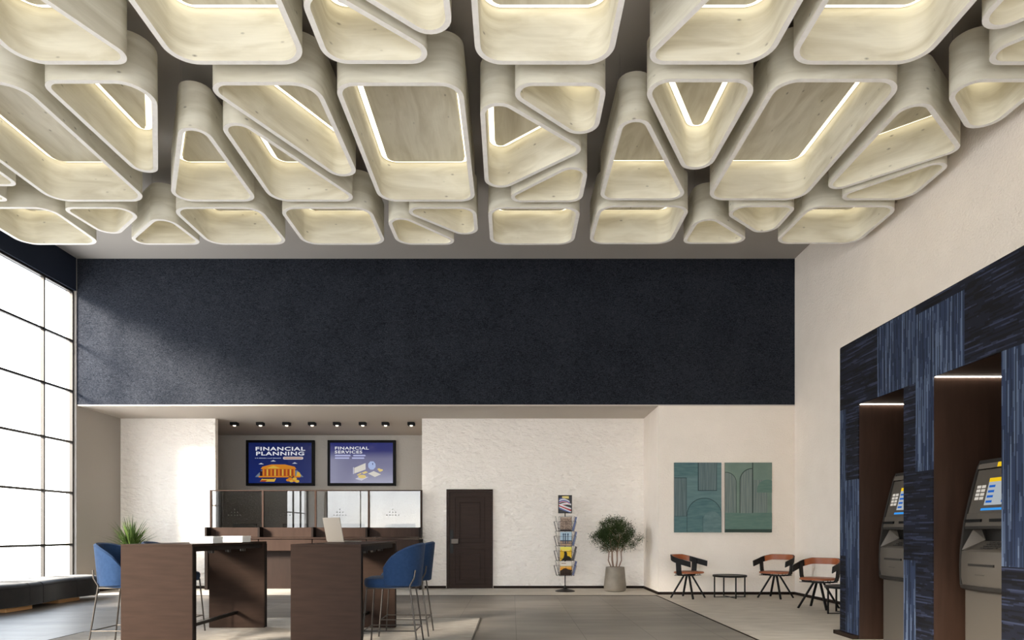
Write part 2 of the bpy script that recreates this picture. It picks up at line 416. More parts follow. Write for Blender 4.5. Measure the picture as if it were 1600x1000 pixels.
# baseboards
def base(name, *bs):
    b = MB()
    for q in bs: b.box(*q, .0, .058)
    struct(b.build(name, M['darktrim']))
base('baseboard_back', (XL, -6.33, YB - .014, YB), (-1.85, -1.395, YB - .014, YB), (-.395, 2.79, YB - .014, YB))
base('baseboard_front', (2.776, 2.79, YF - .014, YB), (2.776, XR, YF - .014, YF))
base('baseboard_right', (XR - .014, XR, 8.01, YF - .014))
base('baseboard_left', (XL, XL + .014, YF, YB - .014))

# door
d0, d1, dt = -1.384, -.406, 2.10
dr = struct(bpy.data.objects.new('door_1', None)); COL.objects.link(dr)
y = YB
b = MB(); b.box(d0, d0 + .055, y - .05, y, 0, dt); b.box(d1 - .02, d1, y - .05, y, 0, dt); b.box(d0 + .055, d1 - .02, y - .05, y, dt - .045, dt)
b.build('door_frame', M['door'], dr, bevel=.004)
x0, x1 = d0 + .06, d1 - .022
b = MB(); b.box(x0, x1, y - .034, y - .002, .008, dt - .048)
def moulding(mb, a0, a1, z0, z1, w, d, yy):
    mb.box(a0, a1, yy - d, yy, z0, z0 + w); mb.box(a0, a1, yy - d, yy, z1 - w, z1)
    mb.box(a0, a0 + w, yy - d, yy, z0 + w, z1 - w); mb.box(a1 - w, a1, yy - d, yy, z0 + w, z1 - w)
for z0, z1 in ((.965, 1.93), (.09, .845)):
    moulding(b, x0 + .115, x1 - .15, z0, z1, .016, .010, y - .034)
    moulding(b, x0 + .20, x1 - .245, z0 + .085, z1 - .095, .022, .018, y - .034)
b.build('door_leaf', M['door'], dr, bevel=.004)
b = MB(); b.box(x0 + .015, x0 + .085, y - .046, y - .034, .75, 1.24)
b.build('lock_plate', M['blackmetal'], dr, bevel=.003)
b = MB(); b.box(x0 + .04, x0 + .20, y - .10, y - .075, .945, 1.06); b.box(x0 + .045, x0 + .07, y - .08, y - .046, .98, 1.03)
b.build('door_handle', M['brass'], dr, smooth=True, bevel=.008)

# ------------------------------------------------------------------ pendant lights
ZB, ZT = 5.58, 6.093
def area(p): return sum(p[i][0] * p[(i + 1) % len(p)][1] - p[(i + 1) % len(p)][0] * p[i][1] for i in range(len(p))) / 2
def offset(p, d):
    n = len(p); out = []
    for i in range(n):
        a = Vector(p[i - 1]); b = Vector(p[i]); c = Vector(p[(i + 1) % n])
        u = (b - a).normalized(); v = (c - b).normalized()
        nu = Vector((-u.y, u.x)); nv = Vector((-v.y, v.x))
        k = d / (1 + nu.dot(nv)); out.append(b + (nu + nv) * k)
    return out
def fillet(p, rs, seg=9):
    n = len(p); out = []
    for i in range(n):
        a = Vector(p[i - 1]); b = Vector(p[i]); c = Vector(p[(i + 1) % n])
        u = (a - b).normalized(); v = (c - b).normalized(); th = math.acos(max(-1, min(1, u.dot(v)))); r = max(rs[i], .015)
        lim = .46 * min((a - b).length, (c - b).length) * math.tan(th / 2); r = min(r, lim)
        d = r / math.tan(th / 2); cen = b + (u + v).normalized() * (r / math.sin(th / 2))
        s0 = b + u * d - cen; s1 = b + v * d - cen
        a0 = math.atan2(s0.y, s0.x); a1 = math.atan2(s1.y, s1.x)
        while a1 < a0: a1 += 2 * PI
        for k in range(seg + 1):
            t = a0 + (a1 - a0) * k / seg; out.append((cen.x + r * math.cos(t), cen.y + r * math.sin(t)))
    return out
def pendant(pts, rs, label, group):
    if area(pts) < 0: pts = pts[::-1]; rs = rs[::-1]
    cx = sum(p[0] for p in pts) / len(pts); cy = sum(p[1] for p in pts) / len(pts)
    P = [(p[0] - cx, p[1] - cy) for p in pts]
    root = thing('pendant_light', label, 'ceiling light', (cx, cy, ZB), 0, group)
    T = .052
    def ring(d): return fillet(offset(P, d) if d else P, [r - d for r in rs])
    O, I = ring(0), ring(T); n = len(O); H = ZT - ZB
    b = MB()
    def wall(ringp, flip):
        u = 0
        for k in range(n):
            j = (k + 1) % n; p, q = ringp[k], ringp[j]; L = math.hypot(p[0] - q[0], p[1] - q[1])
            pts_ = [(p[0], p[1], 0), (q[0], q[1], 0), (q[0], q[1], H), (p[0], p[1], H)]
            uv = [(u, 0), (u + L, 0), (u + L, H), (u, H)]
            if flip: pts_.reverse(); uv.reverse()
            b.quad(pts_, 0, uv); u += L
    wall(O, False); wall(I, True)
    for k in range(n):
        j = (k + 1) % n
        b.quad([(*O[k], 0), (*I[k], 0), (*I[j], 0), (*O[j], 0)], 1)
        b.quad([(*O[k], H), (*O[j], H), (*I[j], H), (*I[k], H)], 1)
    me = b.mesh('shade', [M['panelwood'], M['edge']])
    # weld and smooth
    import bmesh
    bm = bmesh.new(); bm.from_mesh(me); bmesh.ops.remove_doubles(bm, verts=bm.verts, dist=1e-5); bm.to_mesh(me); bm.free()
    for p in me.polygons: p.use_smooth = True
    me.set_sharp_from_angle(angle=R(38))
    o = bpy.data.objects.new('shade', me); COL.objects.link(o); o.parent = root
    # closing lid
    def slab(rg, z0, z1, name, mats, along):
        s = MB(); k = len(rg)
        uvf = (lambda q: (q[1], q[0])) if along else (lambda q: q)
        s.quad([(*q, z0) for q in reversed(rg)], 0, [uvf(q) for q in reversed(rg)])
        s.quad([(*q, z1) for q in rg], 0, [uvf(q) for q in rg])
        for i in range(k):
            j = (i + 1) % k; s.quad([(*rg[i], z0), (*rg[j], z0), (*rg[j], z1), (*rg[i], z1)], 0, [(0, 0), (.1, 0), (.1, .03), (0, .03)])
        return s.build(name, mats, root)
    slab(ring(T - .01), H - .02, H - .004, 'top_board', M['panelwood'], True)
    slab(ring(T + .085), H - .058, H - .040, 'inner_panel', M['panelwood'], True)
    A, B_ = ring(T + .012), ring(T + .075); s = MB()
    for k in range(n):
        j = (k + 1) % n
        s.quad([(*A[k], H - .026), (*B_[k], H - .026), (*B_[j], H - .026), (*A[j], H - .026)])
    s.build('light_strip', M['led'], root)
    C0 = ring(T / 2)
    for k in (0, n // 3, 2 * n // 3):
        MB().tube([(C0[k][0], C0[k][1], H - .002), (C0[k][0], C0[k][1], ZC - ZB)], .0025, 6).build('cable', M['cable'], root)
Q = .25
PL = [
 # first row (nearest)
 ([(-4.58,4.02),(-3.46,6.40),(-4.60,6.40)], [.15,.15,.27], 'long three-cornered wooden pendant light cropped at top left, next to the taller rectangle'),
 ([(-3.16,4.0),(-1.90,4.0),(-1.90,6.40),(-3.16,6.40)], [Q]*4, 'big rectangular wooden pendant light in the nearest row, second from the left'),
 ([(-1.744,5.28),(-.52,6.391),(-1.738,6.391)], [.2,.16,.22], 'small triangular wooden pendant light in the nearest row, tucked under a larger triangle'),
 ([(-.51,4.05),(-.517,6.271),(-1.70,5.16)], [.2,.2,.2], 'rounded triangular wooden pendant light at the top edge, beside the central rectangle'),
 ([(-.336,4.0),(.93,4.0),(.93,6.40),(-.336,6.40)], [Q]*4, 'big rectangular wooden pendant light in the nearest row, straight above the viewer'),
 ([(2.42,3.95),(2.39,6.40),(1.17,6.40)], [.15,.27,.15], 'three-cornered wooden pendant light in the nearest row, right of the central rectangle'),
 ([(2.57,4.0),(3.83,4.0),(3.83,6.40),(2.555,6.40)], [Q]*4, 'big rectangular wooden pendant light in the nearest row, furthest right of the rectangles'),
 ([(4.0,4.05),(5.18,5.14),(4.0,6.20)], [.2,.2,.2], 'triangular wooden pendant light cropped at the top right corner, above a smaller one'),
 ([(4.15,6.405),(5.25,5.32),(5.25,6.405)], [.17,.15,.2], 'small triangular wooden pendant light cropped by the right edge, under a larger triangle'),
 # second row
 ([(-6.05,6.636),(-4.80,6.636),(-4.80,9.054),(-6.08,9.054)], [Q]*4, 'long rectangular wooden pendant light in the second row by the window side'),
 ([(-4.61,6.62),(-3.44,6.62),(-4.56,8.80)], [.16,.27,.16], 'narrow triangular wooden pendant light pointing to the back, second row, by the long left rectangle'),
 ([(-3.31,6.86),(-3.36,9.054),(-4.54,9.054)], [.18,.2,.2], 'triangular wooden pendant light in the second row with a dark ceiling gap on its left'),
 ([(-3.07,6.646),(-1.90,6.646),(-1.88,9.0)], [.16,.27,.18], 'large triangular wooden pendant light in the second row, left of the central rectangle'),
 ([(-3.147,6.75),(-1.985,9.054),(-3.175,9.054)], [.18,.15,.25], 'slim triangular wooden pendant light lying under a larger triangle, second row, left of centre'),
 ([(-1.75,6.655),(-.485,6.655),(-.485,9.054),(-1.75,9.054)], [.2,.22,.2,.25], 'long rectangular wooden pendant light in the second row with its whole inner panel in view'),
 ([(-.33,6.71),(.858,7.826),(-.345,8.95)], [.2,.15,.2], 'triangular wooden pendant light pointing right, second row, just right of the full rectangle'),
 ([(-.212,6.655),(.936,6.655),(.94,7.80)], [.17,.2,.2], 'small triangular wooden pendant light in the second row, above the one pointing right'),
 ([(.925,7.91),(.925,9.072),(-.204,9.072)], [.2,.18,.14], 'small triangular wooden pendant light in the second row, below the one pointing right'),
 ([(1.15,6.67),(2.334,9.019),(1.145,9.019)], [.18,.17,.2], 'triangular wooden pendant light with its point to the viewer, second row, right of centre'),
 ([(1.22,6.599),(2.41,6.599),(2.38,8.86)], [.2,.25,.2], 'triangular wooden pendant light pointing to the back wall with two bright strips, second row'),
 ([(2.56,6.599),(3.83,6.599),(3.83,9.019),(2.55,9.019)], [Q]*4, 'long rectangular wooden pendant light in the second row, slanting away on the right'),
 ([(4.0,6.72),(5.18,7.826),(3.98,8.933)], [.2,.15,.16], 'large triangular wooden pendant light near the right wall, second row, right of the rectangle'),
 ([(5.232,7.86),(5.24,9.019),(4.12,9.019)], [.16,.25,.14], 'small triangular wooden pendant light near the right wall, below the large triangle'),
 ([(4.10,6.599),(5.22,6.599),(5.20,7.68)], [.2,.15,.2], 'small triangular wooden pendant light hanging nearest the right wall, second row'),
 ([(-6.20,7.46),(-6.22,8.652),(-7.30,8.652)], [.14,.14,.14], 'wooden pendant light cropped by the left edge, the upper of the two slivers'),
 ([(-7.5,8.76),(-6.66,8.78),(-6.64,9.054),(-7.55,9.054)], [.1,.1,.1,.1], 'wooden pendant light cropped by the left edge, the lower of the two slivers'),
 # last row
 ([(-7.42,9.206),(-6.235,9.206),(-6.235,10.417),(-7.44,10.417)], [.24]*4, 'square wooden pendant light in the row nearest the back wall, leftmost of that row'),
 ([(-6.11,9.206),(-4.89,9.206),(-5.99,10.25)], [.15,.2,.2], 'small triangular wooden pendant light in the last row, right of the leftmost square'),
 ([(-4.80,9.33),(-4.69,10.417),(-5.93,10.417)], [.2,.17,.16], 'small triangular wooden pendant light in the last row, alone against grey ceiling, left side'),
 ([(-4.63,9.206),(-3.41,9.206),(-3.39,10.417),(-4.60,10.417)], [.24]*4, 'square wooden pendant light in the last row, behind the triangle with the dark gap'),
 ([(-3.167,9.206),(-1.915,9.206),(-1.91,10.417),(-3.164,10.417)], [.24]*4, 'square wooden pendant light in the last row, just left of two small triangles'),
 ([(-1.765,9.18),(-.693,10.417),(-1.745,10.417)], [.2,.15,.25], 'small triangular wooden pendant light in the last row, left one of a close pair'),
 ([(-1.623,9.206),(-.487,9.206),(-.495,10.336)], [.15,.22,.2], 'small triangular wooden pendant light in the last row, right one of a close pair'),
 ([(-.328,9.206),(.935,9.206),(.935,10.417),(-.33,10.417)], [.24]*4, 'square wooden pendant light in the last row, straight ahead at the centre'),
 ([(1.165,9.161),(2.413,9.161),(2.417,10.394),(1.16,10.394)], [.24]*4, 'square wooden pendant light in the last row, next one right of the centre square'),
 ([(2.586,9.29),(3.72,10.382),(2.57,10.382)], [.2,.16,.16], 'small triangular wooden pendant light in the last row right of centre, point to the viewer'),
 ([(2.68,9.161),(3.84,9.161),(3.83,10.25)], [.2,.16,.2], 'small triangular wooden pendant light in the last row right of centre, flat side to viewer'),
 ([(4.0,9.161),(5.235,9.161),(5.235,10.382),(3.96,10.382)], [.24]*4, 'square wooden pendant light in the last row, closest to the right wall'),
]
for p, r, l in PL: pendant(p, r, l, 'wooden pendant lights under the ceiling')

# ------------------------------------------------------------------ rug
rug = MB(); outl = [(-5.1, 3.6), (-.44, 3.6), (-.44, 9.48), (-4.2, 9.48), (-4.2, 8.15), (-5.1, 8.15)]
def prism(mb, o, z0, z1, mi=0, mside=None):
    n = len(o); mb.quad([(*q, z1) for q in o], mi); mb.quad([(*q, z0) for q in reversed(o)], mi)
    for i in range(n):
        j = (i + 1) % n; mb.quad([(*o[i], z0), (*o[j], z0), (*o[j], z1), (*o[i], z1)], mi if mside is None else mside)
prism(rug, outl, .0005, .010)
tr = thing('rug', 'sand coloured low-pile rug under the two high tables', 'rug', (0, 0, 0))
rug.build('pile', M['rug'], tr)
rb = MB()
for i in range(6):
    a, c = outl[i], outl[(i + 1) % 6]; rb.bar((*a, .0065), (*c, .0065), .016, .0115)
rb.build('binding', M['rug_edge'], tr)

# ------------------------------------------------------------------ high tables
def table(x0, x1, label):
    t = thing('bar_table', label, 'table', ((x0 + x1) / 2, 7.545, .013), 0, 'high brown tables on the rug')
    w = (x1 - x0) / 2; y0, y1 = -.995, .995; H = 1.068
    for yy in (y0, y1 - .08):
        b = MB(); b.box(-w, w, yy, yy + .08, 0, H - .022); b.build('end_panel', M['brown'], t, bevel=.003)
        e = MB(); e.box(w, w + .004, yy + .003, yy + .077, .002, H - .024); e.build('panel_edge', M['brown_d'], t)
    b = MB(); b.box(-w, w, y0, y1, H - .022, H); b.build('tabletop', M['brown'], t, bevel=.002)
    b = MB(); b.box(-w + .03, w - .03, y0 + .08, y1 - .08, H - .075, H - .022); b.build('under_frame', M['brown_d'], t)
    for k in range(3):
        b = MB(); b.lathe([(.028, 0), (.03, .03)], (w - .10, -.35 + k * .42, H - .105), 16); b.build('cable_grommet', M['steel'], t, smooth=True)
    b = MB(); b.bar((0, y0 + .08, .19), (0, y1 - .08, .19), .035, .035); b.build('foot_rail', M['blackmetal'], t)
    return t
table(-3.755, -3.068, 'high brown table with two white boxes on it, left of the two')
table(-2.125, -1.45, 'high dark brown table with an open laptop on it, right of the two')

def whitebox(x0, x1, y0, label):
    t = thing('white_box', label, 'box', ((x0 + x1) / 2, y0 + .125, 1.08), 0, 'white boxes on the high table')
    w = (x1 - x0) / 2
    MB().box(-w, w, -.125, .125, 0, .045).build('box_base', M['white'], t, bevel=.003)
    MB().box(-w - .003, w + .003, -.128, .128, .0455, .072).build('lid', M['white'], t, bevel=.003)
whitebox(-3.36, -3.12, 7.12, 'low white box on the left high table, the nearer of the two')
whitebox(-3.34, -3.10, 7.85, 'low white box on the left high table, the farther of the two')

# laptop
lp = thing('laptop', 'open grey laptop standing on the right high table, lid toward the viewer', 'laptop', (-2.00, 7.74, 1.0815), R(138))
# local: +y is behind the lid, keyboard toward -y ; hinge along x
b = MB(); b.box(-.17, .17, -.235, 0, .004, .018); b.build('base', M['laptop'], lp, bevel=.004)
MB().box(-.15, .15, -.15, -.03, .0182, .0195).build('keyboard', M['keys'], lp)
Mx = Matrix.Translation((0, 0, .016)) @ Matrix.Rotation(R(-12), 4, 'X')
b = MB(); b.box(-.17, .17, 0, .008, 0, .27, 0, Mx); b.build('lid', M['laptop'], lp, bevel=.003)
b = MB(); b.box(-.16, .16, -.0015, -.0002, .012, .26, 0, Mx); b.build('screen', M['black'], lp)

# ------------------------------------------------------------------ bar stools
def superell(a, b, n=40, e=2.8, cx=0, cy=0):
    out = []
    for k in range(n):
        t = 2 * PI * k / n; c, s = math.cos(t), math.sin(t)
        out.append((cx + a * math.copysign(abs(c) ** (2 / e), c), cy + b * math.copysign(abs(s) ** (2 / e), s)))
    return out
def stool(label, loc, rz):
    t = thing('bar_stool', label, 'stool', loc, rz, 'blue velvet bar stools')
    b = MB(); rings = []
    for z, k in ((.618, .86), (.628, .96), (.655, 1.0), (.69, 1.0), (.712, .95), (.725, .80), (.729, .5)):
        rings.append([(x, y, z) for x, y in superell(.25 * k, .235 * k, cx=-.04)])
    b.loft(rings); b.build('seat', M['blue'], t, smooth=True)
    # wrap-around back
    b = MB(); P = []; Qn = []
    nf, nz = 40, 9
    def sh(ph, v, off):
        c = math.cos(ph); q = (abs(ph) / R(112))
        zt = 1.062 - .235 * q ** 2.6; zb = .632 + .02 * q
        z = zb + (zt - zb) * v
        flare = .045 * v * (1 - .4 * q)
        rx = .245 + flare + off; ry = .238 + flare * .6 + off
        return (.02 + rx * math.cos(ph) if c > 0 else .02 + rx * c * .75, ry * math.sin(ph), z)
    ring_o = []
    for i in range(nf + 1):
        ph = R(-112) + R(224) * i / nf
        q = abs(ph) / R(112); th = .022 * (1 - .3 * q)
        prof = []
        for v in [k / nz for k in range(nz + 1)]: prof.append(sh(ph, v, th))
        top = sh(ph, 1, 0); prof.append((top[0], top[1], top[2] + .014))
        for v in [1 - k / nz for k in range(nz + 1)]: prof.append(sh(ph, v, -th))
        bo = sh(ph, 0, 0); prof.append((bo[0], bo[1], bo[2] - .01))
        ring_o.append(prof)
    b.loft(ring_o); b.build('backrest', M['blue'], t, smooth=True)
    L = [((-.235, -.19, .63), (-.28, -.235, 0)), ((-.235, .19, .63), (-.28, .235, 0)), ((.20, -.20, .64), (.285, -.235, 0)), ((.20, .20, .64), (.285, .235, 0))]
    for a, c in L:
        b = MB(); b.tube([a, c], .0085, 10)
        if a[0] > 0:  # rear legs run on up the shell
            b.tube([a, (a[0] + .045, a[1] * 1.02, .72), (a[0] + .055, a[1] * .98, .80)], .0085, 10)
        b.build('leg', M['steel'], t, smooth=True)
    b = MB(); b.tube([(-.235, -.19, .618), (-.235, .19, .618), (.20, .20, .618), (.20, -.20, .618)], .008, 8, closed=True); b.build('seat_frame', M['steel'], t, smooth=True)
    def at(a, c, z): k = (a[2] - z) / a[2]; return tuple(a[i] + (c[i] - a[i]) * k for i in range(3))
    q = [at(*L[0], .19), at(*L[1], .19), at(*L[3], .19), at(*L[2], .19)]
    for i in range(4):
        b = MB(); b.tube([q[i], q[(i + 1) % 4]], .006, 8); b.build('footrest', M['steel'], t, smooth=True)
    return t
st = stool('blue velvet bar stool at the right high table, the nearer one', (-1.23, 7.08, .013), 0)
def st_copy(label, loc, rz):
    c = copy_tree(st); c.location = loc; c.rotation_euler = (0, 0, rz); c['label'] = label
st_copy('blue velvet bar stool at the right high table, the farther one', (-1.23, 7.97, .013), 0)
st_copy('blue velvet bar stool at the left high table, back to the windows, nearer one', (-3.97, 7.08, .013), PI)
st_copy('blue velvet bar stool mostly hidden behind the left high table, farther one', (-3.97, 7.97, .013), PI)

# ------------------------------------------------------------------ serpentine bench
def cen(u):
    yb = 8.9 + u * 3.2
    return Vector((-7.81 + .07 * math.cos((yb - 10.45) / 1.95 * 2 * PI * .98), yb))
def bench_outline(hw, n=60):
    ps = [cen(k / n) for k in range(n + 1)]; L = []; Rr = []
    for i, p in enumerate(ps):
        d = (ps[min(i + 1, n)] - ps[max(i - 1, 0)]).normalized(); nn = Vector((-d.y, d.x))
        L.append(p + nn * hw); Rr.append(p - nn * hw)
    def capf(p, d0, sgn):
        out = []
        for k in range(1, 12):
            a = PI * k / 12; out.append(p + Vector((math.cos(d0 - sgn * a), math.sin(d0 - sgn * a))) * hw)
        return out
    d = (ps[1] - ps[0]).normalized(); a0 = math.atan2(d.y, d.x)
    de = (ps[-1] - ps[-2]).normalized(); a1 = math.atan2(de.y, de.x)
    # right side forward, end cap, left side back, start cap (counter-clockwise)
    ecap = [ps[-1] + Vector((math.cos(a1 - PI / 2 + PI * k / 12), math.sin(a1 - PI / 2 + PI * k / 12))) * hw for k in range(1, 12)]
    scap = [ps[0] + Vector((math.cos(a0 + PI / 2 + PI * k / 12), math.sin(a0 + PI / 2 + PI * k / 12))) * hw for k in range(1, 12)]
    return [tuple(q) for q in Rr + ecap + L[::-1] + scap]
bt = thing('bench', 'long wavy charcoal velvet bench along the tall window', 'bench', (0, 0, 0))
b = MB(); rings = []
for z, k in ((.075, .04), (.085, .015), (.12, .0), (.34, .0), (.385, .012), (.412, .04), (.424, .09), (.426, .2)):
    rings.append([(x, y, z) for x, y in bench_outline(.40 - k)])
b.loft(rings); b.build('cushion', M['velvet'], bt, smooth=True)
b = MB(); b.tube([(x, y, .365) for x, y in bench_outline(.398)], .006, 6, closed=True)
for u in (.13, .47, .55, .90):
    p = cen(u); q = cen(u + .01); d = (q - p).normalized(); nn = Vector((d.y, -d.x))
    pr = [p + nn * k for k in (.401, .401, .395, .36, .2, 0, -.2, -.36, -.401)]
    zz = [.09, .34, .385, .414, .427, .428, .427, .414, .34]
    b.tube([(a.x, a.y, z) for a, z in zip(pr, zz)], .006, 6)
b.build('piping', M['piping'], bt, smooth=True)
for u in (.12, .37, .46, .88):
    p = cen(u); b = MB(); b.box(-.22, .22, -.28, .28, 0, .074, 0, Matrix.Translation((p.x + .04, p.y, 0)))
    if u in (.12, .46, .88): b.build('foot', M['oak'], bt, bevel=.006)

# ------------------------------------------------------------------ grass plant behind the left table
def plantpot(parent, r0, r1, r2, h, mat='concrete'):
    b = MB(); b.lathe([(r0 * .9, 0), (r0 * 1.03, .014), (r1 * .99, .05), (r1, .085), (r1 * .995, .13), (r2 + (r1 - r2) * .5, h * .6), (r2, h - .01), (r2 - .006, h), (r2 - .025, h), (r2 - .03, h - .05)], n=40, cap=(True, False))
    b.build('pot', M[mat], parent, smooth=True)
    b = MB(); b.lathe([(.0005, h - .045), (r2 - .029, h - .045)], n=32, cap=(False, False)); b.build('soil', M['soil'], parent)
gp = thing('potted_grass_plant', 'spiky green houseplant in a pot behind the left high table', 'plant', (-7.50, 13.45, .006))
plantpot(gp, .19, .21, .23, .72)
b = MB(); rr = random.Random(3)
for k in range(430):
    a = rr.uniform(0, 2 * PI); el = rr.uniform(.25, 1.5); L = rr.uniform(.40, .78); w = rr.uniform(.010, .019)
    d = Vector((math.cos(a) * math.cos(el), math.sin(a) * math.cos(el), math.sin(el)))
    p = Vector((rr.uniform(-.05, .05), rr.uniform(-.05, .05), .68 + rr.uniform(0, .16))); side = Vector((-math.sin(a), math.cos(a), 0)); prev = None
    for s in range(6):
        tt = s / 5; ww = w * (1 - tt) ** .7 + .0008
        pr = (p - side * ww, p + side * ww)
        if prev: b.quad([prev[0], prev[1], pr[1], pr[0]])
        prev = pr; p = p + d * (L / 5); d = (d + Vector((0, 0, -.16))).normalized()
b.build('leaves', M['blade'], gp)

# ------------------------------------------------------------------ olive tree
ol = thing('potted_olive_tree', 'small round-crowned tree in a concrete pot at the back corner', 'plant', (2.075, 13.75, .006))
plantpot(ol, .20, .222, .185, .49)
rr = random.Random(11); b = MB(); tips = []
for k in range(6):
    a = 2 * PI * k / 6 + rr.uniform(-.3, .3); x, y = .06 * math.cos(a), .06 * math.sin(a)
    pts = [(x, y, .44), (x * 2.1 + rr.uniform(-.02, .02), y * 2.1, .62), (x * 2.0, y * 2.0, .78), (x * 3.4, y * 3.4, .98), (x * 4.6, y * 4.6, 1.15)]
    b.tube(pts, [.014, .012, .010, .007, .004], 7)
    for j in range(4):
        q = pts[rr.choice((2, 3))]; a2 = rr.uniform(0, 2 * PI)
        e = (q[0] + .22 * math.cos(a2), q[1] + .22 * math.sin(a2), q[2] + rr.uniform(.08, .3))
        b.tube([q, ((q[0] + e[0]) / 2, (q[1] + e[1]) / 2, (q[2] + e[2]) / 2 + .03), e], [.006, .004, .002], 5); tips.append(e)
b.build('trunk', M['bark'], ol, smooth=True)
b = MB(); cl = []
for k in range(110):
    while True:
        p = Vector((rr.uniform(-1, 1), rr.uniform(-1, 1), rr.uniform(-1, 1)))
        if .35 < p.length < 1: break
    p = Vector((p.x * .365, p.y * .34, p.z * .335 + 1.14)); cl.append(p)
cl += [Vector((.42, -.05, 1.03)), (Vector((.50, -.05, 1.07))), Vector((-.45, 0, 1.10)), Vector((-.40, 0, 1.0)), Vector((.34, .05, .90)), Vector((.38, 0, .93)), Vector((-.25, 0, .86))]
for c in cl:
    for j in range(120):
        p = c + Vector((rr.gauss(0, .045), rr.gauss(0, .045), rr.gauss(0, .04)))
        d = Vector((rr.uniform(-1, 1), rr.uniform(-1, 1), rr.uniform(-.5, 1))).normalized(); s = d.orthogonal().normalized() * .0065; L = rr.uniform(.02, .034)
        b.quad([p, p + d * L * .5 + s, p + d * L, p + d * L * .5 - s])
b.build('foliage', M['leaf'], ol)

# ------------------------------------------------------------------ magazine rack
RX, RY = 1.065, 13.70
rk = thing('magazine_rack', 'black wire magazine stand with a framed sign on top, by the back wall', 'magazine rack', (RX, RY, .006))
b = MB(); b.lathe([(.198, 0), (.198, .012), (.15, .03), (.04, .055), (.022, .08), (.018, .12)], n=40); b.build('base', M['blackmetal'], rk, smooth=True)
MB().tube([(0, 0, .1), (0, 0, 1.57)], .011, 12).build('pole', M['blackmetal'], rk, smooth=True)
b = MB(); z0, z1 = 1.567, 1.93; w = .138
b.box(-w, w, -.012, .004, z0, z0 + .014); b.box(-w, w, -.012, .004, z1 - .014, z1); b.box(-w, -w + .014, -.012, .004, z0, z1); b.box(w - .014, w, -.012, .004, z0, z1)
b.box(-w, w, .004, .008, z0, z1)
sf = b.build('sign_frame', M['black'], rk)
art = {'a': pbr('sign_ink_dark', (.015, .015, .02), .5), 'w': pbr('sign_white', (.75, .75, .78), .5), 'y': pbr('sign_yellow', (.75, .62, .20), .5), 'r': pbr('sign_red', (.55, .03, .05), .5),
       'p': pbr('sign_pink', (.65, .30, .36), .5), 'b': pbr('sign_blue', (.10, .14, .42), .5)}
b = MB(); mats = [art[k] for k in 'awyrpb']
b.box(-w + .015, w - .015, -.0062, -.006, z0 + .015, z1 - .015, 0)
def ribbon(pts, w0, mi, yy):
    for i in range(len(pts) - 1):
        (x0, a0), (x1, a1) = pts[i], pts[i + 1]
        b.quad([(x0, yy, a0 - w0), (x1, yy, a1 - w0), (x1, yy, a1 + w0), (x0, yy, a0 + w0)], mi)
def curve(f0, xa=-.12, xb=.12, n=16): return [(xa + (xb - xa) * k / n, f0((xa + (xb - xa) * k / n))) for k in range(n + 1)]
ribbon(curve(lambda x: 1.888 - 1.2 * (x - .02) ** 2, -.06, .075), .024, 2, -.0066)
ribbon(curve(lambda x: 1.862 - 3.0 * (x + .06) ** 2, -.12, .0), .010, 5, -.00665)
ribbon(curve(lambda x: 1.76 - 1.8 * (x - .02) ** 2, -.12, .12), .016, 1, -.00685)
ribbon(curve(lambda x: 1.745 - 1.8 * (x - .02) ** 2, -.12, .02), .009, 4, -.00687)
ribbon(curve(lambda x: 1.845 - 3.2 * (x + .03) ** 2, -.12, .09), .011, 1, -.0067)
ribbon(curve(lambda x: 1.822 - 3.2 * (x + .03) ** 2, -.12, .10), .009, 5, -.0068)
ribbon(curve(lambda x: 1.80 - 3.2 * (x + .03) ** 2, -.12, .10), .009, 4, -.0069)
ribbon(curve(lambda x: 1.70 - .35 * x), .014, 1, -.0070)
ribbon(curve(lambda x: 1.672 - .40 * x), .011, 3, -.0071)
ribbon(curve(lambda x: 1.645 - .42 * x), .010, 1, -.0072)
ribbon(curve(lambda x: 1.622 - .35 * x, -.12, .10), .008, 5, -.0073)
b.build('poster', mats, sf)
# wire pockets, 4 sides x 4 tiers
tiers = [(1.485, 0), (1.19, 1), (.895, 2), (.60, 3)]
TILT = R(14)
for zt, ti in tiers:
    for side in range(4):
        ang = side * PI / 2
        Mt = Matrix.Rotation(ang, 4, 'Z') @ Matrix.Translation((0, -.150, zt - .275)) @ Matrix.Rotation(TILT, 4, 'X')
        b = MB()
        def ln(p, q, r=.0028): b.tube([Mt @ Vector(p), Mt @ Vector(q)], r, 6)
        hw = .122
        for zz in (.0, .055, .20): ln((-hw, -.022, zz), (hw, -.022, zz))
        for xx in (-hw, 0, hw): ln((xx, -.022, 0), (xx, -.022, .20))
        for xx in (-hw, hw): ln((xx, -.022, 0), (xx, .03, 0)); ln((xx, -.022, .20), (xx, .03, .20)); ln((xx, .03, 0), (xx, .03, .29))
        ln((-hw, .03, 0), (hw, .03, 0)); ln((-hw, .03, .29), (hw, .03, .29))
        o = b.build('pocket', M['blackmetal'], rk, smooth=True)
b = MB()
for zt, ti in tiers:
    for sg in (-1, 1):
        b.tube([(sg * .13, 0, zt - .275), (0, 0, zt - .275)], .004, 6); b.tube([(0, sg * .13, zt - .275), (0, 0, zt - .275)], .004, 6)
b.build('spoke', M['blackmetal'], rk, smooth=True)
def magazine(zt, side, cover, label, mats):
    ang = side * PI / 2
    Mt = Matrix.Translation((RX, RY, .006)) @ Matrix.Rotation(ang, 4, 'Z') @ Matrix.Translation((0, -.150, zt - .270)) @ Matrix.Rotation(TILT, 4, 'X')
    o = thing('magazine', label, 'magazine', (0, 0, 0), 0, 'magazines in the wire rack'); o.matrix_world = Mt
    MB().box(-.112, .112, -.012, .004, 0, .285).build('pages', M['white'], o)
    b = MB(); cover(b); b.build('cover', mats, o)
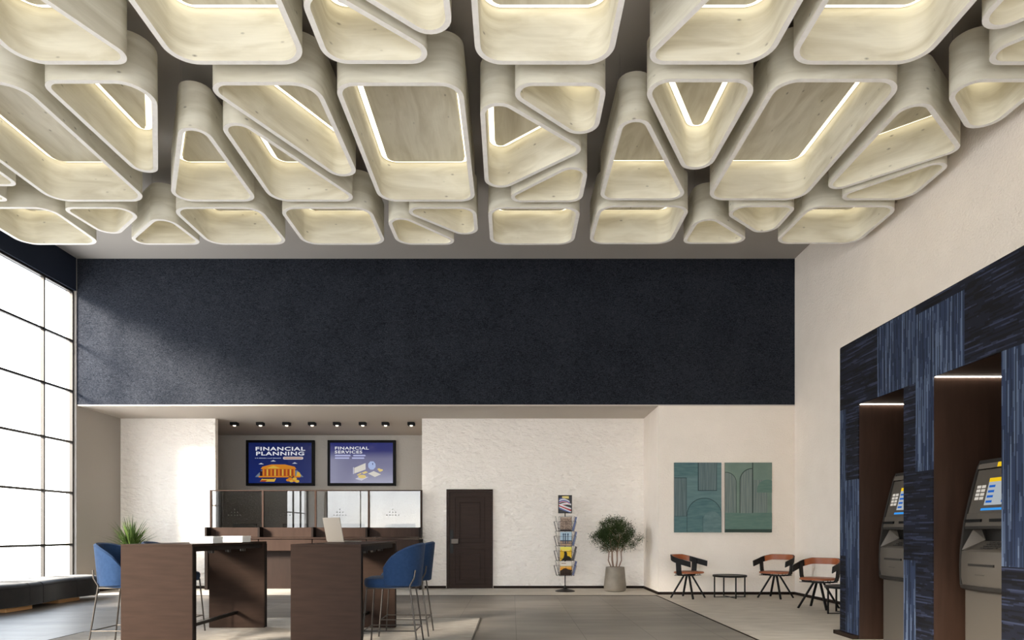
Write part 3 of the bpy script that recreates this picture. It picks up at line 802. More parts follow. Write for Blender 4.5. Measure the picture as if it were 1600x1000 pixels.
def cv(cols): return [pbr('cover_ink', c, .4, var=v) if v else pbr('cover_ink', c, .4) for c, v in cols]
def base_cover(b, mi=0):
    b.quad([(-.112, -.0128, 0), (.112, -.0128, 0), (.112, -.0128, .285), (-.112, -.0128, .285)], mi)
    b.quad([(-.112, .0048, 0), (-.112, .0048, .285), (.112, .0048, .285), (.112, .0048, 0)], mi)
    for x in (-.1126, .1126): b.quad([(x, -.0128, 0), (x, .0048, 0), (x, .0048, .285), (x, -.0128, .285)], mi)
def rect(b, x0, x1, z0, z1, mi, e=1): yy = -.0128 - .0004 * e; b.quad([(x0, yy, z0), (x1, yy, z0), (x1, yy, z1), (x0, yy, z1)], mi)
def poly(b, pts, mi, e=1): yy = -.0128 - .0004 * e; b.quad([(x, yy, z) for x, z in pts], mi)
def c1(b): base_cover(b); rect(b, -.112, .112, 0, .03, 1); rect(b, -.09, .09, .262, .272, 2)
def c2(b):
    base_cover(b); rect(b, -.112, .112, 0, .11, 1); rect(b, -.112, .112, .095, .115, 2, 2)
    for x in (-.05, -.012, .04): rect(b, x - .008, x + .008, .05, .255, 3, 3); rect(b, x - .014, x + .014, .22, .25, 3, 4)
    rect(b, -.09, .09, .02, .03, 4, 5)
def c3(b):
    base_cover(b); rect(b, -.112, .112, .225, .285, 1)
    poly(b, [(-.10, 0), (.112, 0), (.112, .05), (.07, .09), (.03, .10), (.02, .17), (.0, .195), (-.025, .19), (-.04, .17), (-.03, .15), (-.035, .10), (-.05, .05)], 2, 2)
    for k in range(6): rect(b, -.07 + k * .025, -.053 + k * .025, .20, .225, 3, 3)
def c4(b):
    base_cover(b); rect(b, -.112, .112, .20, .285, 1); rect(b, -.112, .112, .165, .20, 2, 2)
    poly(b, [(-.112, 0), (.112, 0), (.112, .12), (.05, .13), (.0, .155), (-.04, .15), (-.112, .10)], 3, 3); rect(b, -.09, .0, .245, .262, 4, 4)
magazine(1.485, 0, c1, 'magazine with a mottled brown cover, top front pocket of the rack', cv([((.10, .06, .045), (55, (.50, .38, .30), one)), ((.03, .02, .02), None), ((.6, .5, .4), None)]))
magazine(1.19, 0, c2, 'magazine with dark towers against pale blue sky, second front pocket', cv([((.45, .60, .72), None), ((.28, .20, .17), (20, (.5, .35, .25), one)), ((.03, .06, .12), None), ((.03, .07, .13), None), ((.7, .5, .3), None)]))
magazine(.895, 0, c3, 'yellow magazine with a black silhouette, third front pocket', cv([((.80, .50, .03), None), ((.82, .74, .12), None), ((.02, .015, .01), None), ((.85, .75, .3), None)]))
magazine(.60, 0, c4, 'magazine with a dark hill under an orange sky, lowest front pocket', cv([((.75, .32, .03), None), ((.70, .66, .60), None), ((.82, .52, .16), None), ((.03, .015, .01), None), ((.3, .2, .15), None)]))
for zt, c, n in ((1.485, ((.10, .15, .35)), 'top'), (1.19, ((.10, .15, .33)), 'second'), (.895, ((.04, .035, .035)), 'third'), (.60, ((.09, .13, .32)), 'lowest')):
    magazine(zt, 1, lambda b: (base_cover(b), rect(b, -.09, .09, .05, .15, 1)), f'dark blue-backed magazine seen edge on, {n} right-hand pocket of the rack' if n != 'third' else 'black-backed magazine seen edge on, third right-hand pocket of the rack', cv([(c, None), ((.45, .16, .04), None)]))

# ------------------------------------------------------------------ paintings
def painting(x0, x1, label, shapes, bg, mats, ):
    t = thing('hanging_painting', label, 'painting', ((x0 + x1) / 2, YF - .003, 1.19), 0, 'pair of green relief paintings')
    w = (x1 - x0) / 2; h = 1.326
    MB().box(-w, w, -.035, 0, 0, h).build('stretched_canvas', M['canvas'], t)
    b = MB(); b.box(-w, w, -.0355, -.035, 0, h, 0)
    for i, s in enumerate(shapes):
        k = s[0]; mi = s[1]; e = s[2]; yy = -.0356 - e
        if k == 'r':
            a0, a1, c0, c1 = s[3:]; b.box(-w + a0 * 2 * w, -w + a1 * 2 * w, yy, -.0355, h * (1 - c1), h * (1 - c0), mi)
        else:  # arch: (cx, top, radius, bottom, clip0, clip1) in units of width
            cx, top, rad, bot, k0, k1 = s[3:]
            pts = [(cx + rad * math.cos(a), top + rad * .674 * (1 - math.sin(a))) for a in [PI * q / 24 for q in range(25)]]
            pts = [(min(max(x, k0), k1), z) for x, z in pts]; pts = [(pts[0][0], bot)] + pts + [(pts[-1][0], bot)]
            P = [(-w + x * 2 * w, h * (1 - z)) for x, z in pts]
            b.quad([(x, yy, z) for x, z in P], mi)
            for j in range(len(P)):
                q, r_ = P[j], P[(j + 1) % len(P)]; b.quad([(q[0], -.0355, q[1]), (r_[0], -.0355, r_[1]), (r_[0], yy, r_[1]), (q[0], yy, q[1])], mi)
    b.build('relief', mats, t)
ML = [M['teal'], M['teal2'], pbr('combed_teal', (.075, .12, .13), .8, var=(40, (.15, .205, .21), (1.5, 1, .05)), bump=(42, .9, .01, (1.5, 1, .03))), pbr('rib_line', (.02, .05, .055), .8), pbr('teal_mid_paint', (.075, .15, .16), .75, var=(6, (.14, .22, .22), (1, 1, 3)), bump=(9, .5, .006, (1, 1, 4)))]
painting(3.079, 3.977, 'blue-green relief canvas with a fan-shaped arch, left of the pair on the wall',
  [('r', 1, .002, 0, .51, 0, .20), ('r', 3, .003, .50, .905, .0, .405), ('r', 2, .006, .52, .895, 0, .395), ('r', 3, .002, 0, .265, .215, .77), ('r', 2, .005, 0, .255, .225, .765),
   ('r', 1, .004, 0, .62, .775, 1.0), ('a', 3, .005, .635, .505, .37, 1.0, 0, 1.0), ('a', 1, .009, .635, .515, .36, 1.0, 0, 1.0), ('r', 3, .0095, .60, .606, .775, 1.0), ('a', 4, .011, .80, .70, .19, 1.0, .61, 1.0)], 0, ML)
MR = [M['green'], M['green2'], M['ribbed'], pbr('relief_line', (.03, .055, .045), .8), M['green2']]
painting(4.045, 4.934, 'grey-green relief canvas with two tall arches, right of the pair on the wall',
  [('r', 1, .004, 0, 1, .72, 1.0), ('a', 3, .004, .02, .135, .225, .72, 0, 1), ('a', 2, .006, .02, .145, .215, .72, 0, 1), ('a', 3, .005, .575, .08, .265, .73, .31, .585), ('a', 2, .008, .575, .092, .25, .725, .325, .575),
   ('r', 3, .003, .58, .60, 0, .73), ('r', 0, .006, .60, 1.0, 0, .235), ('r', 2, .005, .60, .90, .25, .72), ('a', 4, .008, .90, .245, .22, .43, .6, 1.0), ('r', 3, .005, 0, 1, .955, 1.0), ('r', 1, .008, .0, 1, .725, .955)], 0, MR)

# ------------------------------------------------------------------ leather armchairs
def armchair(label, loc, rz):
    t = thing('armchair', label, 'chair', loc, rz, 'black and tan leather armchairs')
    b = MB(); rings = []
    for z, k in ((.445, .93), (.452, 1), (.470, 1), (.480, .93), (.482, .6)):
        rings.append([(x, y, z) for x, y in superell(.255 * k, .25 * k, e=2.5, cy=-.02)])
    b.loft(rings); b.build('seat', M['leather'], t, smooth=True)
    b = MB(); b.loft([[(x, y, z) for x, y in superell(.13 * k, .12 * k, e=2.2)] for z, k in ((.395, .7), (.402, 1), (.415, 1))]); 
    for x in (-.2, -.13, .13, .2):
        for yy in (-.13, .13): b.tube([(x, yy, .41), (x, yy, .446)], .006, 6)
    b.box(-.24, .24, -.14, -.12, .405, .413); b.box(-.24, .24, .12, .14, .405, .413)
    b.build('seat_frame', M['blackmetal'], t, smooth=True)
    for k in range(4):
        a = PI / 4 + PI / 2 * k
        b = MB(); b.bar((.07 * math.cos(a), .07 * math.sin(a), .41), (.315 * math.cos(a), .315 * math.sin(a), 0), .034, .026, up=(math.cos(a), math.sin(a), 0)); b.build('leg', M['blackwood'], t, bevel=.003)
    for sg in (-1, 1):
        b = MB(); prof = [(.14, .402), (.235, .406), (.275, .436), (.292, .50), (.302, .62), (.306, .70)]
        th = .022
        for i in range(len(prof) - 1):
            (x0, z0), (x1, z1) = prof[i], prof[i + 1]
            o0 = Vector((x0, z0)); o1 = Vector((x1, z1)); 
            for yy0, yy1 in ((-.02, .075),):
                n0 = Vector((z1 - z0, -(x1 - x0))).normalized() * th
                q = [(o0.x, o0.y), (o1.x, o1.y), (o1.x - n0.x, o1.y - n0.y), (o0.x - n0.x, o0.y - n0.y)]
                vs = [(sg * a, yy0, c) for a, c in q] + [(sg * a, yy1, c) for a, c in q]
                b.add(vs, [(0, 1, 2, 3), (7, 6, 5, 4), (0, 4, 5, 1), (1, 5, 6, 2), (2, 6, 7, 3), (3, 7, 4, 0)])
        b.build('arm_post', M['blackwood'], t)
    # arm and back band
    def band(ph0, ph1, n, r_in, r_out, zpad, name, mat):
        rings = []
        for i in range(n + 1):
            ph = ph0 + (ph1 - ph0) * i / n; q = abs(ph)  # 0 = back centre (+y)
            fr = max(0, q - R(95)) / R(1)
            if q <= R(95): px, py = math.sin(ph), math.cos(ph); ex = 0
            else: px, py = math.sin(math.copysign(R(95), ph)), math.cos(R(95)); ex = (q - R(95)) / R(35) * .215
            zc_ = .732 - .115 * max(0, (q - R(40)) / R(90)) ** 1.1; hh = .050 - zpad
            def P(r, z): return (px * r, py * r * .88 + .02 - ex, z)
            rings.append([P(r_out, zc_ - hh), P(r_out + .006, zc_), P(r_out + .01, zc_ + hh), P(r_in + .01, zc_ + hh), P(r_in + .004, zc_), P(r_in, zc_ - hh)])
        b = MB(); b.loft(rings); return b.build(name, M[mat], t, smooth=True)
    band(R(-130), R(130), 52, .296, .312, 0, 'arm_band', 'blackwood')
    band(R(-68), R(68), 30, .276, .2955, .003, 'back_pad', 'leather')
    # legs use the round plan; leather piping line on the top edge
    return t
ac = armchair('tan leather and black armchair facing right, left of the round table', (3.19, 12.38, .006), R(47))
def ac_copy(label, loc, rz):
    c = copy_tree(ac); c.location = loc; c.rotation_euler = (0, 0, rz); c['label'] = label
ac_copy('tan leather and black armchair facing the room under the right painting', (4.77, 12.36, .006), R(-50))
ac_copy('tan leather and black armchair beside the blue wall, nearest of the three', (4.79, 10.67, .006), R(-48))

def side_table(label, loc, rz):
    t = thing('side_table', label, 'table', loc, rz, 'round black side tables')
    b = MB(); b.lathe([(.285, .375), (.30, .378), (.302, .405), (.297, .41), (.285, .404), (.001, .404)], n=48, cap=(True, False)); b.build('tabletop', M['blackmetal'], t, smooth=True)
    for k in range(4):
        a = PI / 2 * k; b = MB(); b.bar((.283 * math.cos(a), .283 * math.sin(a), .377), (.283 * math.cos(a), .283 * math.sin(a), 0), .02, .02, up=(1, 0, 0)); b.build('leg', M['blackmetal'], t)
    b = MB(); b.bar((-.283, 0, .008), (.283, 0, .008), .014, .012); b.bar((0, -.283, .0085), (0, .283, .0085), .014, .012); b.build('stretcher', M['blackmetal'], t)
    return t
s1 = side_table('round black side table under the paintings, between two armchairs', (3.97, 12.45, .006), R(4))
c = copy_tree(s1); c.location = (4.88, 9.95, .006); c['label'] = 'round black side table half hidden behind the blue wall corner'

# ------------------------------------------------------------------ reception counter
ct = thing('reception_counter', 'long brown teller counter with four glass screens', 'counter', (0, 0, .006))
cx0, cx1 = -6.31, -1.90
posts = [cx0, -5.22, -4.115, -3.0, cx1]
G = 14.30
b = MB(); b.box(cx0 + .02, cx1, 14.34, 14.44, 0, .80); b.build('lower_panel', M['lowpanel'], ct, bevel=.002)
for i in range(4):
    b = MB(); b.box(posts[i] + .012, posts[i + 1] - .006, 14.05, 14.44, .805, 1.045); b.build('apron_panel', M['counterwood'], ct, bevel=.003)
b = MB(); b.box(cx0, cx1, 14.02, 14.90, 1.05, 1.08); b.build('worktop', M['counterwood'], ct, bevel=.003)
b = MB(); b.box(cx0 - .02, cx0 + .045, 14.05, 14.44, 0, 1.045); b.box(cx1 - .02, cx1 + .02, 14.05, 14.44, 0, 1.045); b.build('side_panel', M['brown_d'], ct, bevel=.003)
for i in range(4):
    b = MB(); b.box(posts[i] + .02, posts[i + 1] - .02, 14.26, 14.285, 1.085, 1.285); b.build('upstand', M['counterwood'], ct, bevel=.002)
for i, x in enumerate(posts):
    b = MB(); b.box(x - .022, x + .022 , 14.06, 14.29, 1.085, 1.29); b.build('divider', M['brown_d'], ct, bevel=.003)
    b = MB(); b.box(x - .02, x + .02, 14.292, 14.34, 1.085, 2.05); b.build('post', M['counterwood'], ct, bevel=.002)
b = MB(); b.box(cx0 - .02, cx1 + .02, 14.285, 14.345, 2.05, 2.07); b.build('top_rail', M['counterwood'], ct, bevel=.002)
dots = pbr('hole_ring', (.02, .02, .02), .8, spec=0)
for i in range(4):
    b = MB(); b.box(posts[i] + .02, posts[i + 1] - .02, 14.312, 14.318, 1.285, 2.05); g = b.build('glass_pane', M['screen_glass'], ct)
    xc = (posts[i] + posts[i + 1]) / 2 - .05; b = MB()
    for row, cnt in enumerate((1, 3, 5)):
        for k in range(cnt):
            b.lathe([(.011, 0), (.011, .002)], (0, 0, 0), 12); nn = 24
            px, pz = xc + (k - (cnt - 1) / 2) * .062, 1.665 - row * .06
            for vi in range(len(b.v) - nn, len(b.v)):
                v = b.v[vi]; b.v[vi] = (px + v[0], 14.308 + v[2], pz + v[1])
    b.build('speech_hole', dots, g)
# monitors and chairs behind the glass
def monitor(x, label):
    t = thing('monitor', label, 'monitor', (x, 14.62, 1.088), 0, 'monitors on the teller counter')
    MB().box(-.26, .26, -.012, .012, .04, .285).build('screen_housing', M['black'], t, bevel=.004)
    MB().box(-.02, .02, -.005, .02, .01, .1).build('stand', M['black'], t)
    MB().box(-.10, .10, -.06, .08, 0, .012).build('foot', M['black'], t)
mp0 = ['far left pane', 'second pane from the left', 'third pane from the left', 'far right pane']
for i, x in enumerate((-5.72, -4.65, -3.42, -2.32)):
    monitor(x, f'black monitor on the teller counter behind the {mp0[i]}')
def tchair(x, label):
    t = thing('office_chair', label, 'chair', (x, 15.55, .006), PI, 'grey chairs behind the counter')
    b = MB(); b.loft([[(a, c, z) for a, c in superell(.24 * k, .23 * k)] for z, k in ((.43, .9), (.45, 1), (.49, 1), (.505, .85))]); b.build('seat', M['cable'], t, smooth=True)
    b = MB(); b.loft([[(a, .24 + yy, 1.0 + c) for a, c in superell(.20 * k, .36 * k, e=2.3)] for yy, k in ((-.03, .92), (-.02, 1), (.02, 1), (.03, .92))]); b.build('backrest', M['cable'], t, smooth=True)
    b = MB(); b.tube([(0, 0, .44), (0, 0, .08)], .025, 12); b.box(-.03, .03, .18, .24, .44, .70); b.build('column', M['blackmetal'], t)
    for k in range(5):
        a = 2 * PI * k / 5; b = MB(); b.bar((0, 0, .08), (.28 * math.cos(a), .28 * math.sin(a), .055), .035, .025); b.tube([(.28 * math.cos(a), .28 * math.sin(a) - .012, .024), (.28 * math.cos(a), .28 * math.sin(a) + .012, .024)], .024, 12); b.build('leg', M['blackmetal'], t)
for i, x in enumerate((-5.95, -4.95, -3.85, -2.75)):
    tchair(x, f'grey office chair behind the counter, seen through the {mp0[i]}')

# ------------------------------------------------------------------ downlights
for k, X in enumerate((-6.09, -5.52, -4.945, -4.385, -3.84, -3.275, -2.775, -2.21)):
    t = thing('spotlight', ['black square spotlight on the alcove ceiling, the leftmost one', 'second black spotlight from the left on the alcove ceiling', 'third black spotlight from the left on the alcove ceiling',
      'fourth black spotlight from the left, left of the middle of the row', 'fifth black spotlight from the left, right of the middle of the row', 'third black spotlight from the right on the alcove ceiling',
      'second black spotlight from the right on the alcove ceiling', 'black square spotlight on the alcove ceiling, rightmost of the row'][k], 'spotlight', (X, 14.98, 3.6), 0, 'black spotlights over the counter')
    b = MB(); b.box(-.075, .075, -.075, .075, -.065, 0); b.build('housing', M['black'], t, bevel=.004)
    b = MB(); b.lathe([(.03, -.078), (.03, -.0655)], n=20); b.build('lens', M['lamp'], t)

# ------------------------------------------------------------------ wall screens
white = emat('letter_white', (.85, .85, .9), .75)
def tv(x0, x1, label, bg):
    t = thing('tv_screen', label, 'screen', ((x0 + x1) / 2, 16.90, 2.34), 0, 'advertising screens on the alcove wall')
    w = (x1 - x0) / 2; h = 1.126; f_ = .065
    b = MB(); b.box(-w, w, -.05, .045, 0, f_); b.box(-w, w, -.05, .045, h - f_, h); b.box(-w, -w + f_, -.05, .045, f_, h - f_); b.box(w - f_, w, -.05, .045, f_, h - f_)
    b.build('frame', M['black'], t, bevel=.003)
    MB().box(-w + f_, w - f_, -.035, .04, f_, h - f_).build('display', bg, t)
    return t
em = lambda n, c, s=.55: emat(n, c, s)
t1 = tv(-6.57, -4.885, 'wall screen reading FINANCIAL PLANNING with an orange bank building', screen('deep_blue_screen', (.010, .022, .15), .45, ((.012, .035, .24), 0, 1.1)))
textmesh('FINANCIAL', .125, 'lettering', white, t1, (-.0, -.038, .87), sx=1.78, bold=.0028, align='CENTER')
textmesh('PLANNING', .125, 'lettering', white, t1, (.0, -.038, .752), sx=1.78, bold=.0028, align='CENTER')
b = MB()
rr = random.Random(5); x = -.62
while x < .02:
    ww = rr.uniform(.012, .03); b.box(x, x + ww, -.0375, -.037, .672, .672 + rr.uniform(.012, .022)); x += ww + rr.choice((.006, .006, .02))
b.build('small_print', em('small_print_ink', (.6, .65, .85), .5), t1)
def pill(b, x0, x1, z0, z1, yy=-.0378, mi=0):
    r = (z1 - z0) / 2; zc_ = (z0 + z1) / 2
    pts = [(x1 - r + r * math.cos(a), zc_ + r * math.sin(a)) for a in [-PI / 2 + PI * k / 8 for k in range(9)]] + [(x0 + r + r * math.cos(a), zc_ + r * math.sin(a)) for a in [PI / 2 + PI * k / 8 for k in range(9)]]
    b.quad([(x, yy, z) for x, z in pts], mi)
b = MB(); pill(b, .07, .57, .648, .715); pill(b, .10, .54, .672, .692, -.0384, 1); b.build('button', [em('button_pale', (.85, .75, .72), .6), em('button_text', (.6, .25, .12), .5)], t1)
# picture: bank with columns, stairs, clouds, coins
cols = [em('ad_orange', (.85, .30, .03), .6), em('ad_yellow', (.90, .55, .08), .6), em('ad_dark', (.04, .02, .04), .5), em('ad_grey', (.25, .32, .42), .5), em('ad_red', (.55, .10, .03), .5), em('ad_cloud', (.75, .78, .85), .6)]
b = MB()
def R2(x0, x1, z0, z1, mi, e=0): b.quad([(x0, -.0372 - e * .0004, z0), (x1, -.0372 - e * .0004, z0), (x1, -.0372 - e * .0004, z1), (x0, -.0372 - e * .0004, z1)], mi)
def P2(pts, mi, e=0): b.quad([(x, -.0372 - e * .0004, z) for x, z in pts], mi)
P2([(-.62, .215), (.58, .215), (.42, .38), (-.46, .38)], 3, 0)
P2([(-.48, .41), (.40, .41), (.36, .47), (.12, .525), (-.22, .525), (-.44, .47)], 0, 1)
P2([(-.33, .43), (-.0, .43), (-.165, .50)], 1, 2)
R2(-.44, .37, .235, .41, 4, 1)
for k in range(9): R2(-.43 + k * .095, -.39 + k * .095, .245, .405, 1 if k % 2 else 0, 2)
R2(-.53, .50, .205, .24, 0, 3); R2(-.50, -.44, .24, .36, 2, 3); P2([(.40, .24), (.52, .24), (.48, .33), (.42, .35)], 1, 3)
P2([(-.50, .10), (-.14, .10), (-.10, .18), (-.44, .18)], 1, 2); R2(-.44, -.14, .165, .185, 2, 3)
P2([(-.50, .10), (-.36, .10), (-.32, .14), (-.46, .14)], 4, 3)
for k, (cx_, cz_) in enumerate(((.20, .14), (.28, .12), (.36, .13), (.42, .11), (.25, .17), (.36, .17))):
    b.quad([(cx_ + .055 * math.cos(a), -.0382 - k * .0002, cz_ + .035 * math.sin(a)) for a in [2 * PI * q / 12 for q in range(12)]], 1 if k % 2 else 0)
P2([(.20, .20), (.36, .20), (.33, .25), (.28, .215), (.23, .25)], 2, 3)
for cx_, cz_ in ((-.17, .60), (-.47, .53), (.36, .545)):
    P2([(cx_ - .07, cz_), (cx_ + .07, cz_), (cx_ + .03, cz_ + .018), (cx_, cz_ + .035), (cx_ - .03, cz_ + .018)], 5, 1)
b.build('bank_picture', cols, t1)
t2 = tv(-4.556, -2.876, 'wall screen reading FINANCIAL SERVICES with small office pictures', screen('violet_blue_screen', (.022, .030, .20), .6, ((.20, .20, .36), .66, .86)))
textmesh('FINANCIAL', .098, 'lettering', white, t2, (-.665, -.038, .895), sx=1.55, bold=.0022)
textmesh('SERVICES', .098, 'lettering', white, t2, (-.665, -.038, .800), sx=1.55, bold=.0022)
b = MB()
for x0, x1, z in ((-.66, -.27, .745), (-.21, .10, .745), (-.66, -.30, .683), (-.24, .07, .683)):
    pill(b, x0, x1, z - .018, z + .018)
b.build('button', em('button_lilac', (.50, .52, .80), .8), t2)
cols = [em('icon_cream', (.85, .80, .72), .7), em('icon_yellow', (.90, .70, .28), .7), em('icon_blue', (.50, .60, .90), .7), em('icon_pale', (.72, .70, .82), .7), em('icon_dark', (.10, .12, .25), .5)]
b = MB()
P2([(-.18, .30), (.10, .40), (.10, .56), (-.18, .44)], 0, 0); P2([(-.21, .29), (-.19, .29), (-.19, .46), (-.21, .45)], 3, 1)
P2([(-.12, .27), (-.02, .32), (.0, .30), (-.09, .25)], 1, 1); P2([(.0, .32), (.10, .36), (.16, .33), (.06, .29)], 1, 1)
b.quad([(.255 + .098 * math.cos(a), -.038, .50 + .11 * math.sin(a)) for a in [2 * PI * (q + .5) / 8 for q in range(8)]], 2)
R2(.265, .285, .515, .56, 4, 4)
P2([(.16, .30), (.30, .36), (.48, .28), (.33, .215)], 0, 1); P2([(-.16, .17), (-.02, .235), (.17, .215), (.0, .125)], 3, 1)
b.quad([(.015 + .10 * math.cos(a), -.0384, .225 + .045 * math.sin(a)) for a in [2 * PI * q / 14 for q in range(14)]], 1)
for cx_, cz_ in ((.43, .405), (.49, .385), (.46, .37)): b.quad([(cx_ + .04 * math.cos(a), -.0380, cz_ + .025 * math.sin(a)) for a in [2 * PI * q / 12 for q in range(12)]], 1)
b.build('office_picture', cols, t2)

# ------------------------------------------------------------------ blue wall with ATM niches
BX, BT, NZ = 3.843, 3.342, 2.616
kb = MB(); c0 = BX + .012
for y0, y1, z0, z1 in ((7.58, 7.99, 0, BT), (6.24, 6.70, 0, BT), (YR, 5.36, 0, BT), (6.70, 7.58, NZ, BT), (5.36, 6.24, NZ, BT)):
    kb.box(c0, XR, y0, y1, z0, z1)
kb.box(5.1, XR, 5.36, 6.24, 0, NZ); kb.box(5.1, XR, 6.70, 7.58, 0, NZ)
struct(kb.build('wall_kiosk', M['niche']))
cl = MB()
def skin(y0, y1, z0, z1, light): cl.box(BX, c0, y0, y1, z0, z1, 0 if light else 1)
# upper band (above the niches)
skin(7.18, 7.99, NZ, BT, False); skin(6.50, 7.18, NZ, BT, True); skin(5.80, 6.50, NZ, 3.26, True); skin(5.80, 6.50, 3.26, BT, False)
skin(YR, 5.80, NZ, BT, False)
# pillar left of the far niche
skin(7.86, 7.99, .925, NZ, True); skin(7.86, 7.99, 0, .925, False); skin(7.58, 7.86, 1.79, NZ, False); skin(7.58, 7.86, 0, 1.79, True)
# pillar between the niches
skin(6.50, 6.70, .927, NZ, False); skin(6.50, 6.70, 0, .927, True); skin(6.24, 6.50, 1.77, NZ, True); skin(6.24, 6.50, 0, 1.77, False)
# right of the near niche
skin(4.9, 5.36, .93, NZ, True); skin(4.9, 5.36, 0, .93, False); skin(3.9, 4.9, 1.78, NZ, False); skin(3.9, 4.9, 0, 1.78, True); skin(YR, 3.9, .93, NZ, True); skin(YR, 3.9, 0, .93, False)
cl.box(BX, XR, 7.99, 8.0, 0, BT, 1); cl.box(BX, XR, YR, 7.99, BT, BT + .01, 1)
struct(cl.build('wall_kiosk_cladding', [M['blueL'], M['blueD']]))
pl = MB()
for y0, y1 in ((7.58, 8.03), (6.24, 6.70), (YR, 5.36)): pl.box(BX - .06, c0 - .001, y0, y1, .006, .05)
pl.box(BX - .06, XR, 8.0, 8.04, .006, .05)
struct(pl.build('trim_3', M['darktrim']))
for yc, lab in ((7.575, 'slim light strip at the top of the farther cash machine niche'), (6.235, 'slim light strip at the top of the nearer cash machine niche')):
    b = MB(); b.box(BX + .02, 5.08, yc - .016, yc, NZ - .005, NZ - .0005); o = b.build('strip_light', M['strip']); tag(o, lab, 'strip light', 'strip lights in the niches')

def atm(loc, label):
    t = thing('cash_machine', label, 'cash machine', loc, R(-90), 'cash machines in the niches')
    W = .30
    def bulge(x): return .035 * (1 - (x / W) ** 2)
    # pedestal
    b = MB(); b.box(-W + .02, W - .02, .035, .62, 0, .74); b.build('pedestal', M['atm'], t, bevel=.006)
    # outer shell: side profile (y toward back, z)
    front = [(.03, .70), (.0, .73), (-.005, .90), (.0, 1.05), (.03, 1.28), (.07, 1.46), (.11, 1.62), (.155, 1.78), (.18, 1.83)]
    for sg in (-1, 1):
        b = MB(); x0, x1 = (W - .025) * sg, W * sg
        pr = front + [(.60, 1.83), (.60, .70)]
        A = [(x0, y_, z_) for y_, z_ in pr]; B = [(x1, y_, z_) for y_, z_ in pr]; n = len(pr)
        b.quad(A if sg > 0 else A[::-1]); b.quad(B[::-1] if sg > 0 else B)
        for i in range(n): j = (i + 1) % n; b.quad([A[i], A[j], B[j], B[i]] if sg < 0 else [A[j], A[i], B[i], B[j]])
        b.build('side_cheek', M['atm_d'], t)
    b = MB(); b.box(-W, W, .175, .60, 1.80, 1.835); b.build('top_cap', M['atm_d'], t, bevel=.004)
    b = MB(); b.box(-W + .026, W - .026, .22, .60, .742, 1.798); b.build('cabinet', M['atm_d'], t)
    # lower bulged front
    def face(zl, fn, name, mat, nx=14, w=W - .026, depth=.2):
        P = []
        for z, y_ in zl: P.append([(-w + 2 * w * k / nx, y_ - fn(-w + 2 * w * k / nx), z) for k in range(nx + 1)])
        b = MB(); b.grid(P)
        # close with a back so it has thickness
        Bk = [[(x, y_ + .03, z) for x, y_, z in (P[i][k] for k in range(nx + 1))] for i in range(len(P))]
        b.grid([r[::-1] for r in Bk])
        for i in (0, len(P) - 1):
            for k in range(nx):
                q = [P[i][k], P[i][k + 1], Bk[i][k + 1], Bk[i][k]]; b.quad(q if i else q[::-1])
        for k in (0, nx):
            for i in range(len(P) - 1): b.quad([P[i][k], P[i + 1][k], Bk[i + 1][k], Bk[i][k]])
        return b.build(name, M[mat] if isinstance(mat, str) else mat, t, smooth=True)
    face([(.735, .012), (.80, .002), (.95, .002), (1.03, .008)], bulge, 'lower_front', 'atm')
    face([(.69, .03), (.705, .0), (.735, -.004)], lambda x: bulge(x) + .004, 'bottom_lip', 'atm_d')
    b = MB(); b.box(-.14, .17, -.034, -.02, .905, .925); b.box(-.05, .06, -.034, -.028, .83, .834); b.build('receipt_slot', M['atm_d'], t)
    face([(1.03, .008), (1.045, .05)], bulge, 'shelf_edge', 'atm_l')
    # keypad shelf, sloping up and back
    b = MB(); b.add([(-W + .03, .02, 1.04), (W - .03, .02, 1.04), (W - .03, .17, 1.12), (-W + .03, .17, 1.12), (-W + .03, .02, 1.02), (W - .03, .02, 1.02), (W - .03, .17, 1.09), (-W + .03, .17, 1.09)],
        [(0, 1, 2, 3), (7, 6, 5, 4), (0, 4, 5, 1), (1, 5, 6, 2), (2, 6, 7, 3), (3, 7, 4, 0)]); b.build('keypad_shelf', M['atm'], t)
    b = MB(); b.add([(-W + .028, .0, 1.04), (-W + .075, .0, 1.04), (-W + .075, .18, 1.13), (-W + .028, .10, 1.22), (-W + .028, .18, 1.22)], [(0, 1, 2, 3), (3, 2, 4), (0, 3, 4)])
    b.build('shelf_wing', M['atm_l'], t)
    k_ = MB()
    for i in range(4):
        for j in range(4):
            x = -.10 + .052 * i; yy = .045 + .028 * j; z = 1.042 + (yy - .02) * .533
            k_.box(x, x + .040, yy, yy + .020, z, z + .010)
    k_.build('keypad', M['atm_d'], t)
    # recess roof
    b = MB(); b.box(-W + .026, W - .026, .03, .22, 1.225, 1.25); b.build('canopy', M['atm_d'], t)
    face([(1.25, .032), (1.36, .052)], lambda x: .4 * bulge(x), 'card_panel', 'atm')
    b = MB(); b.box(-W + .05, -.05, .01, .032, 1.285, 1.31); b.box(.06, W - .05, .01, .032, 1.285, 1.31); b.build('card_slot', M['black'], t)
    face([(1.36, .058), (1.46, .085), (1.62, .1243), (1.745, .155)], lambda x: 0, 'screen_surround', 'atm')
    face([(1.755, .150), (1.80, .165)], lambda x: .006, 'header', 'atm_l')
    # screens sit on the sloping face
    sl = (.155 - .085) / (1.745 - 1.46)
    def q(b_, x0, x1, z0, z1, mi, e=.002):
        f_ = lambda z: .085 + (z - 1.46) * sl - e
        b_.quad([(x0, f_(z0), z0), (x1, f_(z0), z0), (x1, f_(z1), z1), (x0, f_(z1), z1)], mi)
    b = MB(); q(b, -.10, .20, 1.43, 1.665, 0); q(b, -.10, .20, 1.63, 1.665, 1, .003)
    for k in range(4):
        for x in (-.085, .10): q(b, x, x + .075, 1.450 + k * .044, 1.470 + k * .044, 2, .0035)
    b.build('display', [M['scr_bg'], M['scr_y'], M['scr_b']], t)
    b = MB()
